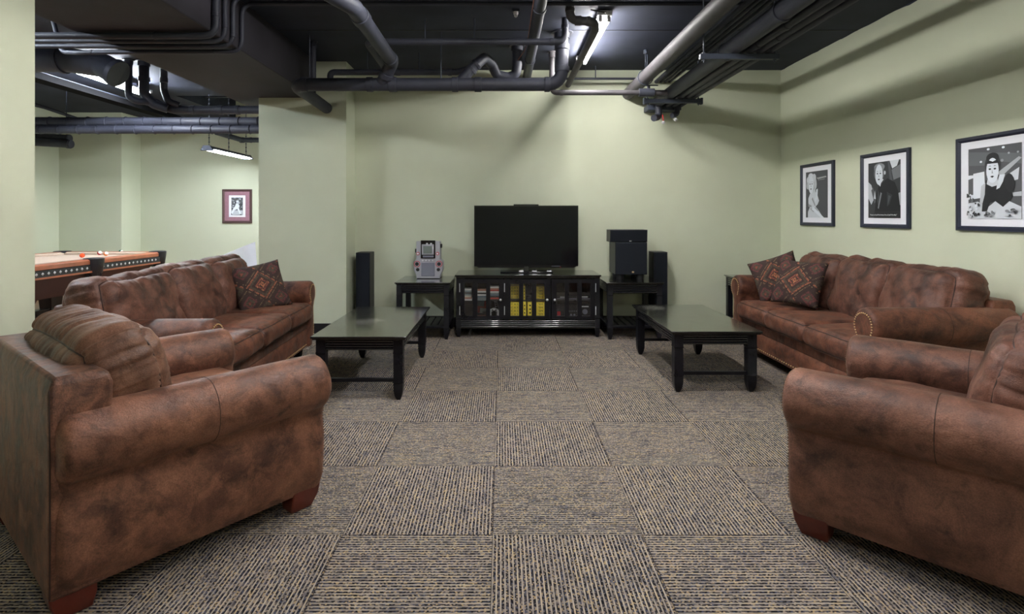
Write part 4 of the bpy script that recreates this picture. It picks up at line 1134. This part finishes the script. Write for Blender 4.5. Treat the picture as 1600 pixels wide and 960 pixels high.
o = pipe('dark pipe elbow dropping from the far end of the bundle, right one', [(1.985, 6.18, 2.56), (1.985, 6.18, 2.45), (1.915, 6.14, 2.425)], .030, bend=.05, cat='pipe elbow', name='pipe_elbow')
for px, py, r_, lb in ((1036.5, 191.5, .018, 'left'), (1055.5, 187, .020, 'right')):
    p = at(px, py, 6.12); k = MB(); k.sphere((0, 0, 0), r_, 12, 8, m=M['white']); k.cyl((0, 0, r_ * .8), (0, .03, .09), .006, n=8, m=M['red' if lb == 'left' else 'steel'])
    k.cyl((0, 0, -.004), (0, 0, .004), r_ * 1.3, n=14, m=M['chrome'])
    s = k.build('sprinkler_head', None, None, loc=p); tag(s, 'small white sprinkler head under the end of the pipe bundle, the %s of two' % lb, 'sprinkler')
bxo = bx('junction_box', 1.66, 2.04, 6.20, 6.38, 2.50, 2.56, M['steel'], None, .004); tag(bxo, 'dark box on the back wall where the pipe bundle ends', 'junction box')
# electrical conduits crossing under the beam
for i, (yy, r, lb) in enumerate(((3.86, .024, 'nearest the camera'), (4.00, .017, 'second from the camera'), (4.12, .017, 'third from the camera'))):
    xx = -2.05 + r + .004; zz = 2.60 - r - .004
    pipe('dark conduit wrapping under the ceiling beam, %s of four' % lb, [(-4.6 + i * .2, yy, zz), (xx, yy, zz), (xx, yy, 2.955), (2.6, yy, 2.955)], r, bend=.10, sleeves=[((-2.45 + i * .09, yy, zz), X_, .02), ((xx, yy, 2.72 - .03 * i), Z_, .03)], cat='conduit', name='conduit', group='conduits wrapping the beam')
pipe('dark conduit that drops beside the beam then passes under it, farthest of the four', [(-3.62, 4.36, ZC), (-3.50, 4.34, 2.60), (-3.30, 4.26, 2.572), (-2.9, 4.26, 2.578), (-2.028, 4.26, 2.578), (-2.028, 4.26, 2.955), (2.6, 4.26, 2.955)], .017, bend=.10, sleeves=[((-2.25, 4.26, 2.578), X_, .02), ((-3.2, 4.26, 2.576), X_, .02)], cat='conduit', name='conduit', group='conduits wrapping the beam')
pc = MB(); pc.box(-.03, .03, -.02, .02, 0, .02, M['steel']); pc.cyl((0, 0, 0), (0, 0, -.02), .02, n=12, m=M['white']); pc.sphere((0, 0, -.03), .016, 10, 6, m=M['white'])
s = pc.build('sprinkler_head', None, None, loc=at(806, 3, 4.5)); s.location.z = ZC - .02; tag(s, 'small white sprinkler head on the ceiling above the television', 'sprinkler')

# ------------------------------------------------------------------ fluorescent lamps
def batten(x, y0, y1, z, label, tube='tube', group=None):
    root = empty('fluorescent_lamp', (x, (y0 + y1) / 2, z)); tag(root, label, 'ceiling lamp', group); h = (y1 - y0) / 2
    b = MB(); b.loft([[(-.035, y, .035), (.035, y, .035), (.055, y, .0), (-.055, y, .0)] for y in (-h, h)]); b.build('housing', M['white'], root, bevel=.004)
    for sy in (-1, 1):
        e = MB()
        e.box(-.060, .060, sy * h - .03, sy * h + .03, -.002, .036)
        for sx in (-1, 1): e.box(sx * .034 - .014, sx * .034 + .014, sy * h - .014, sy * h + .014, -.05, .0)
        e.build('end_cap', M['white'], root, bevel=.003)
    for sx in (-1, 1):
        t = MB(); t.cyl((sx * .034, -h + .015, -.032), (sx * .034, h - .015, -.032), .0135, n=14); t.build('tube', M[tube], root)
    for sy in (-.7, .7):
        s = MB(); s.cyl((0, sy * h, .03), (0, sy * h, ZC - z), .006, n=8); s.build('hanger_rod', M['steel'], root)
    c = MB(); c.tube([(0, -h - .02, .02), (0, -h - .07, .0), (-.12, -h - .04, .035)], .006, n=8, bend=.05); c.build('cable', M['matte_black'], root)
    return root
batten(.85, 4.52, 5.80, 2.955, 'lit twin tube fluorescent lamp hanging under the ceiling among the pipes')
batten(.85, 1.5, 2.74, 2.955, 'lit twin tube fluorescent lamp above the viewer on the right, outside the photo')
batten(-.12, 2.5, 3.74, 2.955, 'lit twin tube fluorescent lamp above the viewer on the left, unseen, placed as fill', 'tube_fill')  # unseen lamp added to brighten the left part of the room
batten(.85, -1.7, -.46, 2.955, 'lit twin tube fluorescent lamp behind the viewer on the right, outside the photo')
batten(-4.62, 5.90, 7.10, 2.90, 'lit fluorescent lamp under the ceiling of the pool room behind the drop pipes', 'tube_cool')
batten(-4.3, 2.9, 4.1, 2.90, 'lit fluorescent lamp in the near part of the pool room, hidden by the left wall', 'tube_pool')
def shop_light():
    y0, y1, x, z = 7.60, 8.80, -4.10, 2.235
    root = empty('hanging_lamp', (x, (y0 + y1) / 2, z)); tag(root, 'lit fluorescent lamp with dark hood hanging on chains in the pool room', 'ceiling lamp'); h = (y1 - y0) / 2
    b = MB(); pr = [(-.085, -.01), (-.05, .035), (.05, .035), (.085, -.01), (.075, -.01), (.045, .025), (-.045, .025), (-.075, -.01)]
    b.loft([[(a, y, c) for a, c in pr] for y in (-h, h)]); b.build('hood', M['steel'], root, bevel=.002)
    for sy in (-1, 1):
        e = MB(); e.loft([[(-.09, sy * h - .02, -.03), (.09, sy * h - .02, -.03), (.05, sy * h - .02, .04), (-.05, sy * h - .02, .04)], [(-.09, sy * h + .02, -.03), (.09, sy * h + .02, -.03), (.05, sy * h + .02, .04), (-.05, sy * h + .02, .04)]]); e.build('end_cap', M['steel'], root, bevel=.004)
    for sx in (-1, 1):
        t = MB(); t.cyl((sx * .035, -h + .02, -.012), (sx * .035, h - .02, -.012), .0135, n=12); t.build('tube', M['tube_cool'], root)
    for sy in (-.92, .0, .92):
        ch = MB(); zz = .035; top = 3.0 - z if y0 + h + sy * h < 7.75 else 3.4 - z
        k = 0
        while zz < top:
            ch.sphere((0, sy * h, zz), .012, 6, 4, sx=.35 if k % 2 else 1, sy=1 if k % 2 else .35, sz=1.5); zz += .030; k += 1
        ch.build('chain', M['steel'], root)
shop_light()

# ------------------------------------------------------------------ pool room services
pipe('big wrapped pipe crossing the pool room below its ceiling, upper of the pair', [(-7.3, 7.5, 2.585), (-2.68, 7.5, 2.585)], .066, sleeves=[((-6.2 + k * .26, 7.5, 2.585), X_, .012) for k in range(12)], group='pair of wrapped pipes')
pipe('big wrapped pipe crossing the pool room below its ceiling, lower of the pair', [(-7.3, 7.46, 2.475), (-2.68, 7.46, 2.475)], .056, sleeves=[((-6.3 + k * .26, 7.46, 2.475), X_, .012) for k in range(12)], rods=[(-5.95, 7.46, 2.53)], group='pair of wrapped pipes')
pipe('short capped pipe sticking out of the pool room side wall, upper one', [(-7.3, 8.5, 2.545), (-6.72, 8.5, 2.50)], .055, sleeves=[((-6.75, 8.5, 2.502), (.58, 0, -.045), .05)], group='capped wall pipes')
pipe('short capped pipe sticking out of the pool room side wall, lower one', [(-7.3, 8.4, 2.44), (-6.62, 8.4, 2.40)], .062, sleeves=[((-6.66, 8.4, 2.402), (.68, 0, -.04), .05)], group='capped wall pipes')
pipe('fat round duct bending down near the first pool room lamp', [(-7.3, 5.45, 2.855), (-4.35, 5.45, 2.855), (-3.98, 5.45, 2.80), (-3.80, 5.40, 2.70)], .120, 'pipe', bend=.2, sleeves=[((-4.75, 5.45, 2.855), X_, .03), ((-4.38, 5.45, 2.855), X_, .03), ((-3.81, 5.40, 2.71), (.18, 0, -.1), .05)], n=28, cat='duct', name='round_duct', rods=[(-5.2, 5.45, 2.95), (-4.45, 5.45, 2.95)])
tr = MB(); tr.box(-5.16, -4.98, 5.62, 9.0, 2.775, 2.845, M['underside']); tr.box(-5.17, -4.97, 5.62, 9.0, 2.845, 2.853, M['steel'])
t = tr.build('cable_channel', None, None); tag(t, 'long dark cable channel running back under the pool room ceiling', 'cable channel')
pipe('thin slanting pipe above the pair of wrapped pipes in the pool room', [at(40, 158, 7.0), at(128, 188, 7.9)], .022)
for i, (px, r, lb, end) in enumerate(((201, .036, 'left', [at(201, 152, 5.95), at(214, 158, 5.95), at(240, 160, 6.05)]), (225, .050, 'middle', [at(225, 146, 6.0), at(240, 163, 6.05), at(262, 170, 6.1)]), (256, .036, 'right', [at(256, 140, 6.1), at(262, 158, 6.1), at(280, 165, 6.15)]))):
    p0 = at(px, 100, 5.95 + .05 * i)
    pipe('dark drop pipe coming down from the pool room ceiling, %s of the three' % lb, [(p0.x, p0.y, ZC)] + end, r, bend=.07, sleeves=[((p0.x, p0.y, 2.80), Z_, .05)], flanges=[(p0.x, p0.y, ZC)], group='three drop pipes')
pipe('dark collector pipe that the three drop pipes feed, ending at the green column', [at(228, 155, 6.1), at(268, 171, 6.15), at(300, 172, 6.2), (-2.68, 6.2, 2.50)], .046, bend=.1, sleeves=[(at(302, 172, 6.2), X_, .05), (at(345, 172, 6.2), X_, .06), (at(372, 172, 6.2), X_, .04)])
pipe('sloping sprinkler pipe beyond the hanging shop lamp', [at(338, 207, 8.2), at(378, 219, 8.7), at(412, 219, 8.9)], .040, sleeves=[(at(378, 219, 8.7), X_, .06), (at(392, 219, 8.8), X_, .03)])
bm_ = bx('recess_strut', -4.6, -2.7, 8.4, 8.44, 3.12, 3.15, M['steel'], None); tag(bm_, 'dark steel strut crossing the bright ceiling recess of the pool room', 'strut')

# ------------------------------------------------------------------ pool table
def pool_table():
    X0, X1, Y0, Y1, H = -6.16, -4.70, 5.02, 7.64, .80
    cx, cy = (X0 + X1) / 2, (Y0 + Y1) / 2; hx, hy = (X1 - X0) / 2, (Y1 - Y0) / 2
    root = empty('pool_table', (cx, cy, 0)); tag(root, 'pool table with pale cloth, cherry rails and black studded trim', 'pool table')
    rw = .135
    bx('bed_cloth', -hx + .1, hx - .1, -hy + .1, hy - .1, .74, .765, M['felt'], root)
    # cushions, rails with gaps at the pockets
    segs = []
    g = .075
    for sx in (-1, 1):
        for (a, b) in ((-hy + .16, -g), (g, hy - .16)): segs.append(('y', sx, a, b))
    for sy in (-1, 1): segs.append(('x', sy, -hx + .16, hx - .16))
    for ax, sg, a, b in segs:
        r = MB(); c = MB(); e = hx if ax == 'y' else hy
        pr = [(e - rw, .755), (e - rw, .79), (e - rw + .02, .80), (e - .02, .80), (e, .785), (e, .74), (e - .02, .735)]
        pc_ = [(e - rw - .05, .766), (e - rw - .055, .785), (e - rw, .797), (e - rw, .766)]
        f = (lambda t, q: (sg * q[0], t, q[1])) if ax == 'y' else (lambda t, q: (t, sg * q[0], q[1]))
        r.loft([[f(t, q) for q in pr] for t in (a, b)]); ro = r.build('rail', M['rail_wood'], root, bevel=.003)
        c.loft([[f(t, q) for q in pc_] for t in (a + .03, b - .03)]); c.build('cushion', M['felt'], root)
        # trim board below the rail with diamond studs
        tr_ = MB(); pr = [(e - .03, .735), (e + .004, .735), (e + .004, .665), (e - .03, .665)]; tr_.loft([[f(t, q) for q in pr] for t in (a - .02, b + .02)])
        to = tr_.build('rail_trim', M['leather'], root)
        lw_ = MB(); pr = [(e - .03, .665), (e + .010, .665), (e + .010, .645), (e - .03, .645)]; lw_.loft([[f(t, q) for q in pr] for t in (a - .02, b + .02)]); lw_.build('lower_moulding', M['rail_wood'], root)
        st = MB(); t = a + .03
        while t < b:
            def q(dt, dz, o_): return f(t + dt, (e + o_, .70 + dz))
            st.add([q(-.018, 0, .004), q(0, -.018, .004), q(.018, 0, .004), q(0, .018, .004), q(0, 0, .012)], [(0, 1, 4), (1, 2, 4), (2, 3, 4), (3, 0, 4)])
            t += .075
        st.build('stud_pattern', M['chrome' if sg > 0 else 'steel'], to, smooth=0)
    for sx in (-1, 1):
        for py in (-hy + .07, 0, hy - .07):
            px = sx * (hx - (.07 if py else .03)); p = MB()
            L = []; n = 20
            for z, r_ in ((.60, .05), (.64, .085), (.74, .10), (.802, .105), (.808, .095), (.802, .07), (.74, .062), (.70, .055)):
                L.append([(px + r_ * cos(2 * pi * k / n), py + r_ * sin(2 * pi * k / n), z) for k in range(n)])
            p.loft(L); po = p.build('pocket', M['leather'], root)
            f = MB()
            for k in range(10):
                a = 2 * pi * k / 10; f.tube([(px + .085 * cos(a), py + .085 * sin(a), .66), (px + .06 * cos(a + .3), py + .06 * sin(a + .3), .56), (px, py, .52)], .006, n=5, bend=.03)
            f.build('pocket_fringe', M['leather'], po)
    cb = MB(); rings = []
    for z, i in ((.665, .06), (.60, .10), (.47, .19), (.40, .21)):
        rings.append([(-hx + i, -hy + i * 1.7, z), (hx - i, -hy + i * 1.7, z), (hx - i, hy - i * 1.7, z), (-hx + i, hy - i * 1.7, z)])
    cb.loft(rings); cb.build('cabinet', M['cab_wood'], root, bevel=.01, smooth=25)
    for sx in (-1, 1):
        for sy in (-1, 1):
            lg = MB(); x, y = sx * (hx - .36), sy * (hy - .62); rings = []
            for z, a in ((.46, .15), (.36, .12), (.28, .085), (.12, .075), (.07, .10), (0, .11)): rings.append([(x - a, y - a * 1.2, z), (x + a, y - a * 1.2, z), (x + a, y + a * 1.2, z), (x - a, y + a * 1.2, z)])
            lg.loft(rings); lg.build('leg', M['cab_wood'], root, bevel=.01, smooth=20)
    for sx in (-1, 1): bx('foot_rail', sx * (hx - .36) - .07, sx * (hx - .36) + .07, -hy + .45, hy - .45, 0.02, .12, M['cab_wood'], root, .01)
pool_table()
def ball(px, py, kind, col, label):
    Y = (CH - .793) * F / (py - CY); p = at(px, py, Y)
    m, nt, pr = new_mat('ball_' + kind); pr.inputs['Roughness'].default_value = .12; pr.inputs['Base Color'].default_value = col
    if kind.startswith('stripe'):
        tc = nt.nodes.new('ShaderNodeTexCoord'); sp = nt.nodes.new('ShaderNodeSeparateXYZ'); nt.links.new(tc.outputs['Object'], sp.inputs[0])
        f = math_node(nt, 'LESS_THAN', math_node(nt, 'ABSOLUTE', sp.outputs[2]), .015)
        nt.links.new(mix_col(nt, f, srgb(236, 232, 222), col), pr.inputs['Base Color'])
    b = MB(); b.sphere((0, 0, 0), .0286, 24, 16); o = b.build('billiard_ball', m, None, smooth=180, loc=(p.x, Y, .765 + .0286)); o.rotation_euler = (R(35), R(50 if kind != 'stripe_green' else 88), R(20)); tag(o, label, 'billiard ball', 'balls on the pool table')
ball(128.5, 399.5, 'solid_orange', srgb(232, 84, 40), 'plain orange billiard ball left of the others')
ball(155.5, 395.5, 'stripe_red', srgb(168, 34, 48), 'white billiard ball with a dark red stripe')
ball(165.5, 396.8, 'stripe_orange', srgb(238, 132, 70), 'white billiard ball with an orange stripe next to the side pocket')
ball(189.0, 393.8, 'stripe_green', srgb(20, 110, 96), 'white billiard ball with a green stripe, farthest right')

# white moulded chair behind the sofa
def white_chair():
    root = empty('white_chair', (-3.08, 6.40, 0), R(28)); tag(root, 'white moulded plastic chair behind the far end of the left sofa', 'chair')
    # back shell: curved sheet with a swept wing edge
    mb = MB(); n, k = 18, 14; vs = []; fs = []
    for side in (0, 1):
        for i in range(n + 1):
            u = -1 + 2 * i / n
            for j in range(k + 1):
                t = j / k; w = .215 - .03 * t; topz = .98 - .16 * (1 - u) / 2
                z = .44 + (topz - .44) * t
                vs.append((u * w, .14 + .10 * t - .07 * u * u + side * .012, z))
    for side in (0, 1):
        o = side * (n + 1) * (k + 1)
        for i in range(n):
            for j in range(k): fs.append((o + i * (k + 1) + j, o + (i + 1) * (k + 1) + j, o + (i + 1) * (k + 1) + j + 1, o + i * (k + 1) + j + 1))
    o2 = (n + 1) * (k + 1)
    for i in range(n):
        for j in (0, k): fs.append((i * (k + 1) + j, (i + 1) * (k + 1) + j, o2 + (i + 1) * (k + 1) + j, o2 + i * (k + 1) + j))
    for j in range(k):
        for i in (0, n): fs.append((i * (k + 1) + j, i * (k + 1) + j + 1, o2 + i * (k + 1) + j + 1, o2 + i * (k + 1) + j))
    mb.add(vs, fs); mb.build('backrest', M['white_chair'], root, smooth=50, weld=True)
    s = MB(); s.box(-.21, .21, -.26, .17, .43, .46); s.build('seat', M['white_chair'], root, bevel=.02, segs=3)
    for sx in (-1, 1):
        for sy in (-1, 1):
            l = MB(); l.cyl((sx * .17, sy * .18 - .04, .44), (sx * .20, sy * .24 - .03, 0), .018, .013, n=12); l.build('leg', M['white_chair'], root)
white_chair()

# ------------------------------------------------------------------ world, camera, colour
w = bpy.data.worlds.new('room'); SC.world = w; w.use_nodes = True
w.node_tree.nodes['Background'].inputs[0].default_value = (0, 0, 0, 1); w.node_tree.nodes['Background'].inputs[1].default_value = 0
cam = bpy.data.cameras.new('camera'); co = bpy.data.objects.new('camera', cam); COL.objects.link(co)
co.location = (0, 0, CH); co.rotation_euler = (R(90), 0, 0)
cam.sensor_width = 36; cam.sensor_fit = 'HORIZONTAL'; cam.lens = F / 1600 * 36
cam.shift_x = (800 - CX) / 1600; cam.shift_y = -(480 - CY) / 1600
cam.clip_start = .05; cam.clip_end = 60
SC.camera = co
SC.view_settings.view_transform = 'Standard'; SC.view_settings.look = 'None'; SC.view_settings.gamma = 1
SC.view_settings.use_curve_mapping = False
SC.view_settings.exposure = EXPOSURE
